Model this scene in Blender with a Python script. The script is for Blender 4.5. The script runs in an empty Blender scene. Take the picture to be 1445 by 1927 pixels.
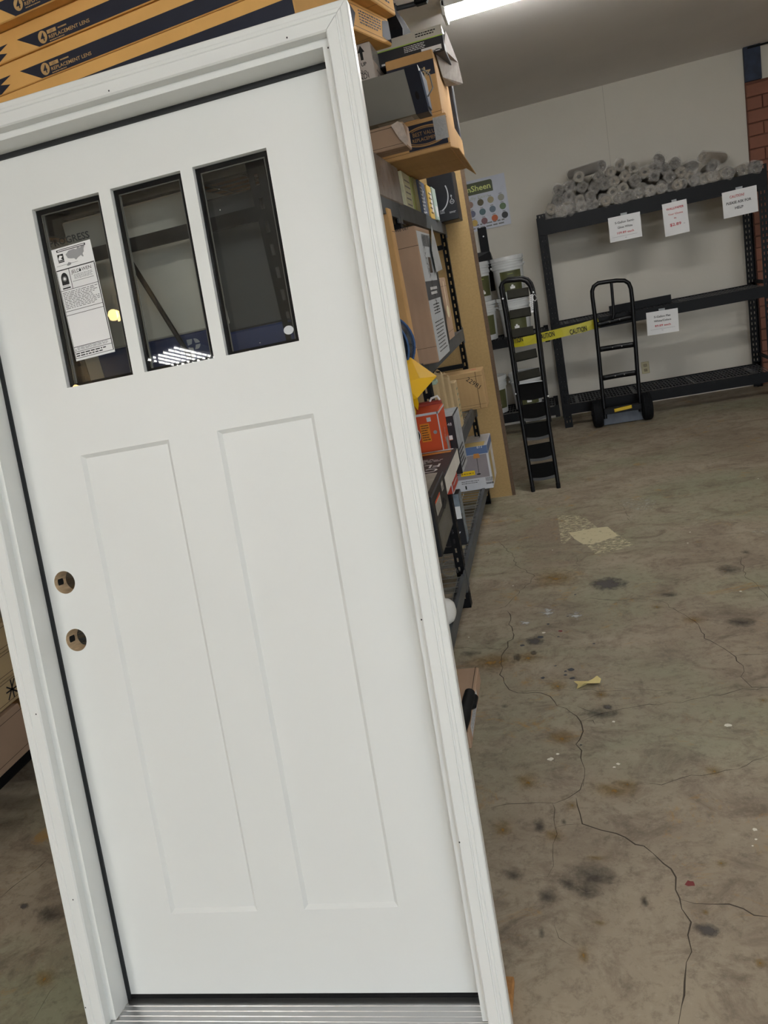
import bpy, bmesh, math, random
from mathutils import Vector, Matrix, noise as mnoise
random.seed(7)
PI = math.pi
scene = bpy.context.scene
COL = scene.collection

# ------------------------------------------------------------------ camera
CAM_R = ((0.9610821, 0.1914435, -0.1991747),      # right
         (-0.1335340, -0.3092255, -0.9415669),    # down
         (-0.2418468, 0.9315197, -0.2716269))     # forward
CAM_H = 1.56
FPX, CX, CY = 1400.0, 722.5, 963.5
cam_data = bpy.data.cameras.new('camera')
cam = bpy.data.objects.new('camera', cam_data)
COL.objects.link(cam)
cam_data.sensor_fit = 'HORIZONTAL'
cam_data.sensor_width = 36.0
cam_data.lens = 36.0 * FPX / 1445.0
cam_data.clip_start = 0.05
r_, d_, f_ = (Vector(v) for v in CAM_R)
cam.matrix_world = Matrix(((r_.x, -d_.x, -f_.x, 0), (r_.y, -d_.y, -f_.y, 0), (r_.z, -d_.z, -f_.z, CAM_H), (0, 0, 0, 1)))
scene.camera = cam

# ------------------------------------------------------------------ world, exposure
world = bpy.data.worlds.new('world')
scene.world = world
world.use_nodes = True
world.node_tree.nodes['Background'].inputs[0].default_value = (0.80, 0.90, 1.0, 1)     # overcast daylight outside the open shop door
world.node_tree.nodes['Background'].inputs[1].default_value = 7.4
vs = scene.view_settings
vs.view_transform = 'Standard'; vs.look = 'None'; vs.gamma = 1.0; vs.use_curve_mapping = False
vs.exposure = 0.0
LIGHT = 1.0


def ray(px, py):
    a, b = (px - CX) / FPX, (py - CY) / FPX
    return r_ * a + d_ * b + f_
def at_y(px, py, Y):
    r = ray(px, py); t = Y / r.y
    return Vector((r.x * t, Y, CAM_H + r.z * t))
def at_x(px, py, X):
    r = ray(px, py); t = X / r.x
    return Vector((X, r.y * t, CAM_H + r.z * t))
def at_z(px, py, Z):
    r = ray(px, py); t = (Z - CAM_H) / r.z
    return Vector((r.x * t, r.y * t, Z))

# ------------------------------------------------------------------ materials
def lin(c):
    c = c / 255.0
    return c / 12.92 if c <= 0.04045 else ((c + 0.055) / 1.055) ** 2.4
def rgb(r, g, b):
    return (lin(r), lin(g), lin(b), 1.0)
MATS = {}
def mat(name, col, rough=0.6, var=0.06, scale=12.0, bump=0.0, bscale=60.0, metal=0.0, stretch=None, spec=0.5, coat=0.0):
    """procedural principled material: base colour varied by noise, fine bump"""
    if name in MATS: return MATS[name]
    m = bpy.data.materials.new(name); m.use_nodes = True
    nt = m.node_tree; N = nt.nodes; L = nt.links
    b = N['Principled BSDF']
    b.inputs['Roughness'].default_value = rough
    b.inputs['Metallic'].default_value = metal
    b.inputs['Specular IOR Level'].default_value = spec
    b.inputs['Coat Weight'].default_value = coat
    tc = N.new('ShaderNodeTexCoord')
    mp = N.new('ShaderNodeMapping')
    L.new(tc.outputs['Object'], mp.inputs[0])
    if stretch: mp.inputs['Scale'].default_value = stretch
    nz = N.new('ShaderNodeTexNoise'); nz.inputs['Scale'].default_value = scale; nz.inputs['Detail'].default_value = 6
    L.new(mp.outputs[0], nz.inputs['Vector'])
    mx = N.new('ShaderNodeMix'); mx.data_type = 'RGBA'
    lo = [max(0, c * (1 - var * 2)) for c in col[:3]] + [1]
    hi = [min(1, c * (1 + var * 2)) for c in col[:3]] + [1]
    mx.inputs['A'].default_value = lo; mx.inputs['B'].default_value = hi
    L.new(nz.outputs['Fac'], mx.inputs['Factor'])
    L.new(mx.outputs['Result'], b.inputs['Base Color'])
    if bump:
        n2 = N.new('ShaderNodeTexNoise'); n2.inputs['Scale'].default_value = bscale; n2.inputs['Detail'].default_value = 4
        L.new(mp.outputs[0], n2.inputs['Vector'])
        bp = N.new('ShaderNodeBump'); bp.inputs['Strength'].default_value = bump; bp.inputs['Distance'].default_value = 0.01
        L.new(n2.outputs['Fac'], bp.inputs['Height']); L.new(bp.outputs[0], b.inputs['Normal'])
    MATS[name] = m
    return m
def flat(name, r, g, b, rough=0.6, **k):
    return mat(name, rgb(r, g, b), rough, k.pop('var', 0.03), **k)

def mat_emit(name, col, strength, dots=False):
    m = bpy.data.materials.new(name); m.use_nodes = True
    nt = m.node_tree; N = nt.nodes; L = nt.links
    b = N['Principled BSDF']
    b.inputs['Base Color'].default_value = (0.8, 0.8, 0.8, 1)
    b.inputs['Emission Color'].default_value = col
    b.inputs['Emission Strength'].default_value = strength
    if dots:      # LED points along the strip
        tc = N.new('ShaderNodeTexCoord'); w = N.new('ShaderNodeTexWave')
        w.inputs['Scale'].default_value = 6.0; w.bands_direction = 'Y'
        L.new(tc.outputs['Object'], w.inputs['Vector'])
        mr = N.new('ShaderNodeMapRange'); mr.inputs['From Min'].default_value = 0.35; mr.inputs['From Max'].default_value = 0.8
        mr.inputs['To Max'].default_value = strength
        L.new(w.outputs['Fac'], mr.inputs['Value']); L.new(mr.outputs[0], b.inputs['Emission Strength'])
    MATS[name] = m
    return m

def mat_cardboard(name, col, wave=220.0):
    """corrugated board: faint flute lines, blotchy kraft colour"""
    m = mat(name, col, 0.85, 0.10, 5.0)
    nt = m.node_tree; N = nt.nodes; L = nt.links
    b = N['Principled BSDF']; tc = N['Texture Coordinate'] if 'Texture Coordinate' in N else N.new('ShaderNodeTexCoord')
    w = N.new('ShaderNodeTexWave'); w.inputs['Scale'].default_value = wave / 20; w.inputs['Distortion'].default_value = 0.6
    w.bands_direction = 'X'
    L.new(tc.outputs['Object'], w.inputs['Vector'])
    bp = N.new('ShaderNodeBump'); bp.inputs['Strength'].default_value = 0.12; bp.inputs['Distance'].default_value = 0.004
    L.new(w.outputs['Fac'], bp.inputs['Height']); L.new(bp.outputs[0], b.inputs['Normal'])
    return m

def mat_floor():
    m = bpy.data.materials.new('concrete'); m.use_nodes = True
    nt = m.node_tree; N = nt.nodes; L = nt.links
    b = N['Principled BSDF']; b.inputs['Roughness'].default_value = 0.62; b.inputs['Specular IOR Level'].default_value = 0.35
    tc = N.new('ShaderNodeTexCoord')
    def nz(scale, detail=8, rough=0.6, dist=0.0, sx=1, sy=1, off=0):
        mp = N.new('ShaderNodeMapping'); mp.inputs['Scale'].default_value = (sx, sy, 1); mp.inputs['Location'].default_value = (off, off * 0.7, 0)
        L.new(tc.outputs['Object'], mp.inputs[0])
        n = N.new('ShaderNodeTexNoise'); n.inputs['Scale'].default_value = scale; n.inputs['Detail'].default_value = detail
        n.inputs['Roughness'].default_value = rough; n.inputs['Distortion'].default_value = dist
        L.new(mp.outputs[0], n.inputs['Vector']); return n.outputs['Fac']
    def ramp(src, a, bb):
        r = N.new('ShaderNodeMapRange'); r.inputs['From Min'].default_value = a; r.inputs['From Max'].default_value = bb
        L.new(src, r.inputs['Value']); return r.outputs[0]
    def mix(f, A, B):
        x = N.new('ShaderNodeMix'); x.data_type = 'RGBA'
        if isinstance(A, tuple): x.inputs['A'].default_value = A
        else: L.new(A, x.inputs['A'])
        x.inputs['B'].default_value = B
        L.new(f, x.inputs['Factor']); return x.outputs['Result']
    def mul(s, k):
        x = N.new('ShaderNodeMath'); x.operation = 'MULTIPLY'; L.new(s, x.inputs[0]); x.inputs[1].default_value = k; return x.outputs[0]
    c = mix(ramp(nz(1.3, 10, 0.65, 0.4), 0.36, 0.66), rgb(136, 123, 106), rgb(168, 157, 138))
    c = mix(ramp(nz(0.8, 6, 0.6, 0.5, 1, 1.6, 3.1), 0.46, 0.66), c, rgb(140, 139, 116))        # greenish wash
    c = mix(mul(ramp(nz(5.0, 12, 0.72, 0.8, 1, 1.4, 1.7), 0.48, 0.68), 0.85), c, rgb(106, 92, 78))   # brown mottling
    c = mix(mul(ramp(nz(26, 10, 0.75, 0.2), 0.5, 0.72), 0.7), c, rgb(88, 78, 66))               # grit
    c = mix(mul(ramp(nz(60, 4, 0.6), 0.58, 0.75), 0.35), c, rgb(176, 166, 148))                 # light grains
    o1 = ramp(nz(3.2, 12, 0.78, 1.0, 1, 1.3, 8.3), 0.58, 0.67)
    c = mix(mul(o1, 0.75), c, rgb(162, 124, 62))                                                # ochre stains
    d1 = ramp(nz(2.4, 12, 0.7, 1.2, 1, 1.5, 13.3), 0.63, 0.72)
    c = mix(mul(d1, 0.65), c, rgb(84, 74, 64))                                                # dark stains
    L.new(c, b.inputs['Base Color'])
    bp = N.new('ShaderNodeBump'); bp.inputs['Strength'].default_value = 0.25; bp.inputs['Distance'].default_value = 0.004
    L.new(nz(40, 8, 0.7), bp.inputs['Height']); L.new(bp.outputs[0], b.inputs['Normal'])
    return m

def mat_worn(name, col, cover=0.5, scale=18.0, soft=0.08, radial=False, sx=1.0, sy=1.0, rough=0.7, top=0.95):
    """paint or dirt worn through to what lies below (noise cut-out)"""
    m = bpy.data.materials.new(name); m.use_nodes = True
    nt = m.node_tree; N = nt.nodes; L = nt.links
    b = N['Principled BSDF']; b.inputs['Base Color'].default_value = col; b.inputs['Roughness'].default_value = rough
    tc = N.new('ShaderNodeTexCoord'); mp = N.new('ShaderNodeMapping'); mp.inputs['Scale'].default_value = (sx, sy, 1)
    L.new(tc.outputs['Object'], mp.inputs[0])
    n = N.new('ShaderNodeTexNoise'); n.inputs['Scale'].default_value = scale; n.inputs['Detail'].default_value = 10; n.inputs['Roughness'].default_value = 0.7
    L.new(mp.outputs[0], n.inputs['Vector'])
    src = n.outputs['Fac']
    if radial:
        vm = N.new('ShaderNodeVectorMath'); vm.operation = 'DISTANCE'; vm.inputs[1].default_value = (0.5, 0.5, 0.5)
        sp = N.new('ShaderNodeSeparateXYZ'); cb = N.new('ShaderNodeCombineXYZ'); cb.inputs[2].default_value = 0.5
        L.new(tc.outputs['Generated'], sp.inputs[0]); L.new(sp.outputs[0], cb.inputs[0]); L.new(sp.outputs[1], cb.inputs[1])
        L.new(cb.outputs[0], vm.inputs[0])
        ma = N.new('ShaderNodeMath'); ma.operation = 'MULTIPLY_ADD'; L.new(vm.outputs['Value'], ma.inputs[0]); ma.inputs[1].default_value = -0.9
        L.new(src, ma.inputs[2]); src = ma.outputs[0]
    mr = N.new('ShaderNodeMapRange'); mr.inputs['From Min'].default_value = 1 - cover - soft; mr.inputs['From Max'].default_value = 1 - cover + soft
    mr.inputs['To Max'].default_value = top
    L.new(src, mr.inputs['Value']); L.new(mr.outputs[0], b.inputs['Alpha'])
    MATS[name] = m
    return m

def mat_glass(name, tint, refl=0.09):
    """thin coated glazing: tinted see-through plus mirror reflection"""
    m = bpy.data.materials.new(name); m.use_nodes = True
    nt = m.node_tree; N = nt.nodes; L = nt.links
    out = N['Material Output']; N.remove(N['Principled BSDF'])
    t = N.new('ShaderNodeBsdfTransparent'); t.inputs[0].default_value = tint
    g = N.new('ShaderNodeBsdfGlossy'); g.inputs['Roughness'].default_value = 0.01; g.inputs[0].default_value = (1, 1, 1, 1)
    fr = N.new('ShaderNodeFresnel'); fr.inputs[0].default_value = 1.52
    ad = N.new('ShaderNodeMath'); ad.operation = 'ADD'; L.new(fr.outputs[0], ad.inputs[0]); ad.inputs[1].default_value = refl - 0.04
    mx = N.new('ShaderNodeMixShader'); L.new(ad.outputs[0], mx.inputs[0]); L.new(t.outputs[0], mx.inputs[1]); L.new(g.outputs[0], mx.inputs[2])
    L.new(mx.outputs[0], out.inputs[0])
    MATS[name] = m
    return m

def mat_film(name, col, clear=0.45, rough=0.12):
    """crinkled clear plastic film"""
    m = bpy.data.materials.new(name); m.use_nodes = True
    nt = m.node_tree; N = nt.nodes; L = nt.links
    b = N['Principled BSDF']; b.inputs['Base Color'].default_value = col; b.inputs['Roughness'].default_value = rough
    b.inputs['Alpha'].default_value = 1 - clear; b.inputs['Specular IOR Level'].default_value = 0.9
    tc = N.new('ShaderNodeTexCoord'); n = N.new('ShaderNodeTexNoise'); n.inputs['Scale'].default_value = 45; n.inputs['Detail'].default_value = 3
    n.inputs['Distortion'].default_value = 1.5
    L.new(tc.outputs['Object'], n.inputs['Vector'])
    bp = N.new('ShaderNodeBump'); bp.inputs['Strength'].default_value = 0.6; bp.inputs['Distance'].default_value = 0.01
    L.new(n.outputs['Fac'], bp.inputs['Height']); L.new(bp.outputs[0], b.inputs['Normal'])
    MATS[name] = m
    return m

# ------------------------------------------------------------------ mesh helpers
class MB:
    def __init__(s): s.v = []; s.f = []; s.sm = []; s.x = None
    def add(s, vs, fs, smooth=False, M=None):
        o = len(s.v)
        for p in vs:
            p = Vector(p)
            if M is not None: p = M @ p
            if s.x is not None: p = s.x @ p
            s.v.append(tuple(p))
        for f in fs: s.f.append(tuple(i + o for i in f)); s.sm.append(smooth)
        return s
    def box(s, x0, y0, z0, x1, y1, z1, M=None):
        x0, x1 = sorted((x0, x1)); y0, y1 = sorted((y0, y1)); z0, z1 = sorted((z0, z1))
        return s.add([(x0, y0, z0), (x1, y0, z0), (x1, y1, z0), (x0, y1, z0), (x0, y0, z1), (x1, y0, z1), (x1, y1, z1), (x0, y1, z1)],
                     [(3, 2, 1, 0), (4, 5, 6, 7), (0, 1, 5, 4), (1, 2, 6, 5), (2, 3, 7, 6), (3, 0, 4, 7)], M=M)
    def bbox(s, x0, y0, z0, x1, y1, z1, r=0.003, M=None, seg=1):
        bm = bmesh.new(); bmesh.ops.create_cube(bm, size=1)
        for v in bm.verts: v.co = ((x0 + x1) / 2 + v.co.x * abs(x1 - x0), (y0 + y1) / 2 + v.co.y * abs(y1 - y0), (z0 + z1) / 2 + v.co.z * abs(z1 - z0))
        bmesh.ops.bevel(bm, geom=list(bm.edges), offset=r, segments=seg, affect='EDGES', profile=0.5)
        bm.verts.index_update()
        s.add([v.co for v in bm.verts], [[v.index for v in f.verts] for f in bm.faces], False, M); bm.free(); return s
    def prism(s, poly, a0, a1, plane='XZ', M=None):
        def P(p, a):
            return {'XZ': (p[0], a, p[1]), 'XY': (p[0], p[1], a), 'YZ': (a, p[0], p[1])}[plane]
        n = len(poly)
        fs = [tuple(range(n)), tuple(range(2 * n - 1, n - 1, -1))]
        fs += [(i, i + n, (i + 1) % n + n, (i + 1) % n) for i in range(n)]
        return s.add([P(p, a0) for p in poly] + [P(p, a1) for p in poly], fs, M=M)
    def tube(s, pts, r, seg=10, closed=False, caps=True, M=None):
        pts = [Vector(p) for p in pts]; n = len(pts); vs = []; fs = []
        rs = r if isinstance(r, (list, tuple)) else [r] * n
        up = None
        for i, p in enumerate(pts):
            a = pts[(i - 1) % n] if closed or i > 0 else p
            b = pts[(i + 1) % n] if closed or i < n - 1 else p
            d = (b - a).normalized()
            if up is None:
                up = Vector((0, 0, 1)) if abs(d.z) < 0.9 else Vector((1, 0, 0))
            u = (up - d * up.dot(d)).normalized(); w = d.cross(u); up = u
            for k in range(seg):
                t = 2 * PI * k / seg
                vs.append(p + (u * math.cos(t) + w * math.sin(t)) * rs[i])
        m = n if closed else n - 1
        for i in range(m):
            for k in range(seg):
                a = i * seg + k; b = i * seg + (k + 1) % seg; j = ((i + 1) % n) * seg
                fs.append((a, b, j + (k + 1) % seg, j + k))
        if caps and not closed:
            fs.append(tuple(range(seg - 1, -1, -1))); fs.append(tuple((n - 1) * seg + k for k in range(seg)))
        return s.add(vs, fs, True, M)
    def lathe(s, prof, seg=24, M=None, smooth=True):
        vs = []; fs = []
        for (r, z) in prof:
            for k in range(seg):
                t = 2 * PI * k / seg; vs.append((r * math.cos(t), r * math.sin(t), z))
        for i in range(len(prof) - 1):
            for k in range(seg):
                a = i * seg + k; b = i * seg + (k + 1) % seg
                fs.append((a, b, b + seg, a + seg))
        fs.append(tuple(range(seg - 1, -1, -1))); fs.append(tuple((len(prof) - 1) * seg + k for k in range(seg)))
        return s.add(vs, fs, smooth, M)
    def build(s, name, m, parent=None, loc=None, rot=None):
        me = bpy.data.meshes.new(name)
        me.from_pydata(s.v, [], s.f)
        me.polygons.foreach_set('use_smooth', s.sm)
        if m is not None: me.materials.append(m)
        me.update()
        if any(s.sm):
            try: me.set_sharp_from_angle(angle=math.radians(40))
            except Exception: pass
        o = bpy.data.objects.new(name, me); COL.objects.link(o)
        if parent is not None: o.parent = parent
        if loc is not None: o.location = loc
        if rot is not None: o.rotation_euler = rot
        return o

def tag(o, label=None, cat=None, group=None, kind=None):
    if label: o['label'] = label
    if cat: o['category'] = cat
    if group: o['group'] = group
    if kind: o['kind'] = kind
    return o
def empty(name, loc=(0, 0, 0), rz=0.0, label=None, cat=None, group=None):
    o = bpy.data.objects.new(name, None); COL.objects.link(o)
    o.empty_display_size = 0.05; o.location = loc; o.rotation_euler = (0, 0, rz)
    return tag(o, label, cat, group)
def copy_tree(o, parent=None):
    c = o.copy(); COL.objects.link(c)
    if parent is not None: c.parent = parent
    for ch in list(o.children): copy_tree(ch, c)
    return c

# flat print on a face: frame = (origin, x axis, y axis)
class Frame:
    def __init__(s, o, ax, ay):
        s.o = Vector(o); s.ax = Vector(ax).normalized(); s.ay = Vector(ay).normalized(); s.n = s.ax.cross(s.ay)
    def p(s, x, y, e=0.0): return s.o + s.ax * x + s.ay * y + s.n * e
    def sub(s, x, y, rot=0.0, e=0.0):
        c, q = math.cos(rot), math.sin(rot)
        return Frame(s.p(x, y, e), s.ax * c + s.ay * q, s.ay * c - s.ax * q)
_tc = {}
def text_mesh(txt, bold=0.0):
    key = (txt, bold)
    if key in _tc: return _tc[key]
    cu = bpy.data.curves.new('t', 'FONT'); cu.body = txt; cu.size = 1.0; cu.resolution_u = 2
    cu.align_x = 'LEFT'; cu.offset = bold
    ob = bpy.data.objects.new('t', cu); COL.objects.link(ob)
    dg = bpy.context.evaluated_depsgraph_get(); ev = ob.evaluated_get(dg); me = ev.to_mesh()
    vs = [tuple(v.co) for v in me.vertices]; fs = [tuple(p.vertices) for p in me.polygons]
    ev.to_mesh_clear(); bpy.data.objects.remove(ob); bpy.data.curves.remove(cu)
    if vs:
        x0 = min(v[0] for v in vs); x1 = max(v[0] for v in vs)
        vs = [(v[0] - x0, v[1], 0) for v in vs]; w = x1 - x0
    else: w = 0
    _tc[key] = (vs, fs, w); return _tc[key]
def text_into(mb, fr, txt, x, y, h, w=None, align='L', e=0.0008, bold=0.0, rot=0.0):
    """letters of cap height h (default font caps are 0.7 em) on frame, optional width fit"""
    vs, fs, tw = text_mesh(txt, bold)
    s = h / 0.7; sx = s if w is None else w / tw
    W = tw * sx; off = {'L': 0, 'C': -W / 2, 'R': -W}[align]
    fr = fr.sub(x, y, rot)
    mb.add([fr.p(off + v[0] * sx, v[1] * s, e) for v in vs], fs)
def put_text(parent, fr, txt, x, y, h, m, **k):
    mb = MB(); text_into(mb, fr, txt, x, y, h, **k)
    return mb.build('lettering', m, parent)
def rect_into(mb, fr, x0, y0, x1, y1, e=0.0004):
    mb.add([fr.p(x0, y0, e), fr.p(x1, y0, e), fr.p(x1, y1, e), fr.p(x0, y1, e)], [(0, 1, 2, 3)])
def poly_into(mb, fr, pts, e=0.0004):
    mb.add([fr.p(x, y, e) for x, y in pts], [tuple(range(len(pts)))])
def disc_into(mb, fr, x, y, rx, ry=None, e=0.0005, seg=20):
    ry = ry or rx
    poly_into(mb, fr, [(x + rx * math.cos(2 * PI * k / seg), y + ry * math.sin(2 * PI * k / seg)) for k in range(seg)], e)
def ring_into(mb, fr, x, y, rx, ry, t, e=0.0006, seg=28, a0=0, a1=2 * PI):
    pts = []
    for k in range(seg + 1):
        a = a0 + (a1 - a0) * k / seg
        pts.append((fr.p(x + rx * math.cos(a), y + ry * math.sin(a), e), fr.p(x + (rx - t) * math.cos(a), y + (ry - t) * math.sin(a), e)))
    vs = [q for pr in pts for q in pr]
    mb.add(vs, [(2 * k, 2 * k + 2, 2 * k + 3, 2 * k + 1) for k in range(seg)])
def put_rect(parent, fr, x0, y0, x1, y1, m, name='printed_panel', e=0.0004):
    mb = MB(); rect_into(mb, fr, x0, y0, x1, y1, e); return mb.build(name, m, parent)
def lines_into(mb, fr, x0, y0, x1, y1, n, fill=0.35, seed=1, e=0.0008, words=True):
    """rows of small unreadable print"""
    rnd = random.Random(seed); H = (y1 - y0) / n
    for i in range(n):
        y = y1 - (i + 0.5) * H; x = x0; end = x1 - rnd.random() * 0.25 * (x1 - x0)
        while x < end:
            w = (x1 - x0) * rnd.uniform(0.04, 0.14)
            rect_into(mb, fr, x, y - H * fill / 2, min(x + w, x1), y + H * fill / 2, e)
            x += w + (x1 - x0) * 0.025
def bars_into(mb, fr, x0, y0, x1, y1, seed=2, e=0.0009):
    rnd = random.Random(seed); x = x0
    while x < x1:
        w = (x1 - x0) * rnd.choice((0.012, 0.02, 0.035)); rect_into(mb, fr, x, y0, min(x + w, x1), y1, e); x += w + (x1 - x0) * rnd.choice((0.015, 0.03))

# common materials
M_white = mat('white_paint', rgb(224, 226, 224), 0.42, 0.008, 3.0)
M_wallw = mat('wall_plaster', rgb(206, 201, 190), 0.85, 0.04, 1.6, bump=0.12, bscale=30)
M_ceil = mat('ceiling_board', rgb(234, 230, 226), 0.9, 0.03, 2.0, bump=0.05, bscale=50)
M_black = mat('black_powder_coat', rgb(15, 16, 19), 0.5, 0.12, 20, bump=0.05, bscale=200, spec=0.18)
M_worn = mat('scuffed_black_steel', rgb(72, 76, 80), 0.5, 0.35, 9, bump=0.05, bscale=120, stretch=(1, 0.25, 1))
M_wire = mat('galvanised_wire', rgb(150, 150, 146), 0.4, 0.1, 30, metal=0.7)
M_kraft = mat_cardboard('kraft_card', rgb(200, 158, 104))
M_kraftd = mat_cardboard('brown_card', rgb(170, 143, 120))
M_kraftp = mat_cardboard('pale_card', rgb(190, 166, 126))
M_navy = mat('navy_ink', rgb(30, 34, 50), 0.75, 0.1, 30)
M_ink = mat('black_ink', rgb(22, 22, 24), 0.7, 0.05, 30)
M_blackbox = mat('black_print', rgb(24, 26, 32), 0.45, 0.2, 8)
M_paper = mat('white_paper', rgb(232, 232, 232), 0.7, 0.02, 10)
M_greyink = mat('grey_ink', rgb(120, 120, 122), 0.7)
M_red = mat('red_ink', rgb(190, 50, 60), 0.7)
M_tape = mat_film('packing_tape', (0.75, 0.78, 0.8, 1), 0.45, 0.15)
M_orange = mat('orange_print', rgb(202, 74, 26), 0.5, 0.05, 8)
M_yellow = mat('yellow_print', rgb(240, 200, 0), 0.55, 0.04, 6)
M_rubber = mat('black_rubber', rgb(16, 17, 19), 0.6, 0.08, 40, spec=0.2)
M_dull = mat('dark_seal', rgb(16, 20, 24), 0.6, 0.05, 40)
M_lgrey = mat('light_grey_print', rgb(200, 202, 206), 0.55)
M_silver = mat('silver_screw', rgb(200, 200, 200), 0.3, metal=0.9)

# ================================================================== ROOM
CEIL = 3.0
def struct(name, mb, m, parent=None):
    o = mb.build(name, m, parent)
    if parent is None: o['kind'] = 'structure'
    return o
M_floor = mat_floor()
mb = MB(); mb.box(-7, -6, -0.1, 5, 8.3, 0); floor = struct('floor', mb, M_floor)
mb = MB(); mb.box(-7, -6, CEIL, 5, 8.3, CEIL + 0.1); struct('ceiling', mb, M_ceil)
mb = MB(); mb.box(-7, 8.0, 0, 2.0, 8.3, CEIL); wall_back = struct('wall_back', mb, M_wallw)
_s = at_y(1133, 165, 8.0); mb = MB(); mb.box(_s.x, 7.9985, 2.0, _s.x + .002, 8.0, CEIL); mb.build('wall_seam', mat('seam_grey', rgb(150, 146, 138), .9), wall_back)
mb = MB(); mb.box(-7.2, -6, 0, -7, 8.3, CEIL); struct('wall_left', mb, M_wallw)
mb = MB(); mb.box(5, -6, 0, 5.2, 8.3, CEIL); struct('wall_right', mb, M_wallw)
DX0, DX1, DZ = 1.4, 4.8, 2.7            # open roll-up door behind the viewer: daylight comes in here
mb = MB(); mb.box(-7, -6.2, 0, DX0, -6, CEIL); mb.box(DX1, -6.2, 0, 5, -6, CEIL); mb.box(DX0, -6.2, DZ, DX1, -6, CEIL); struct('wall_front', mb, M_wallw)
pl = bpy.data.lights.new('portal', 'AREA'); pl.shape = 'RECTANGLE'; pl.size = DX1 - DX0; pl.size_y = DZ
pl.cycles.is_portal = True
po = bpy.data.objects.new('portal', pl); COL.objects.link(po); po.location = ((DX0 + DX1) / 2, -6.1, DZ / 2); po.rotation_euler = (PI / 2, 0, 0)
mb = MB(); mb.box(-12, -30, -.12, 12, -6.2, -.02); struct('floor_yard', mb, mat('yard_asphalt', rgb(120, 118, 114), .9))
# brick end of the back wall: each brick a piece, joints recessed
M_brick = mat('painted_brick', rgb(130, 84, 66), 0.8, 0.12, 9, bump=0.25, bscale=25)
M_joint = mat('painted_mortar', rgb(106, 68, 54), 0.9, 0.1, 20)
mb = MB(); mb.box(2.0, 7.985, 0, 3.6, 8.3, 2.72); pier = struct('wall_corner', mb, M_joint)
rnd = random.Random(3)
BH = 0.108
protos = []
for k in range(3):
    b = MB(); b.bbox(0.004, -0.016 - 0.003 * k, 0.004, 0.256, 0.02, BH - 0.005, 0.004)
    h = MB(); h.bbox(0.004, -0.016 - 0.003 * k, 0.004, 0.126, 0.02, BH - 0.005, 0.004)
    protos.append((b, h))
first = {}
row = 0; z = 0.0
while z + BH < 2.73:
    x = 2.0; half = row % 2
    while x < 2.75:
        k = rnd.randrange(3); w = 0.13 if half else 0.26
        key = (k, half)
        if key not in first:
            o = protos[k][1 if half else 0].build('brick', M_brick, pier, (x, 7.985, z)); first[key] = o.data
        else:
            o = bpy.data.objects.new('brick', first[key]); COL.objects.link(o); o.parent = pier; o.location = (x, 7.985, z)
        x += w; half = 0
    z += BH; row += 1
M_bluepaint = mat('blue_paint', rgb(44, 54, 74), 0.7, 0.35, 16)
mb = MB(); mb.box(2.0, 7.96, 2.722, 2.135, 8.3, CEIL); o = mb.build('painted_block', M_bluepaint, pier); o['label'] = 'dark blue painted block on top of the brick'
mb = MB(); mb.box(2.135, 7.99, 2.722, 3.6, 8.3, CEIL); mb.build('wall_top', M_wallw, pier)
mb = MB(); mb.box(3.6, 7.99, 0, 5, 8.3, CEIL); mb.build('wall_return', M_wallw, pier)
mb = MB(); mb.tube([(2.03, 7.95, 2.985), (4.9, 7.95, 2.985)], 0.008, 8); tag(mb.build('cable', M_black), 'thin black cable running along the ceiling over the brick', 'cable')

# --- floor marks: cracks, worn paint, stains
M_crack = mat('crack_dark', rgb(66, 58, 48), 0.9, 0.1, 30)
def crack_line(mb, pts, w=0.0026, seed=0):
    rnd = random.Random(seed)
    P = [at_z(px, py, 0) for px, py in pts]
    Q = []
    for a, b in zip(P, P[1:]):
        n = max(1, int((b - a).length / 0.028))
        for i in range(n):
            q = a.lerp(b, i / n); j = 0.010 if i else 0.002
            Q.append(Vector((q.x + rnd.uniform(-j, j), q.y + rnd.uniform(-j, j), 0)))
    Q.append(P[-1])
    vs = []; fs = []
    for i, q in enumerate(Q):
        d = (Q[min(i + 1, len(Q) - 1)] - Q[max(i - 1, 0)]).normalized(); n = Vector((-d.y, d.x, 0))
        ww = w * rnd.uniform(0.25, 0.85) * (1 if 0 < i < len(Q) - 1 else 0.3)
        vs += [q + n * ww + Vector((0, 0, 0.0006)), q - n * ww + Vector((0, 0, 0.0006))]
        if i: fs.append((2 * i - 2, 2 * i - 1, 2 * i + 1, 2 * i))
    mb.add(vs, fs)
def z7(l): return [(850 + x / 2.4286, 800 + y / 2.4286) for x, y in l]
def z8(l): return [(850 + x / 2.4286, 1300 + y / 2.4286) for x, y in l]
cr = MB()
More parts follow.
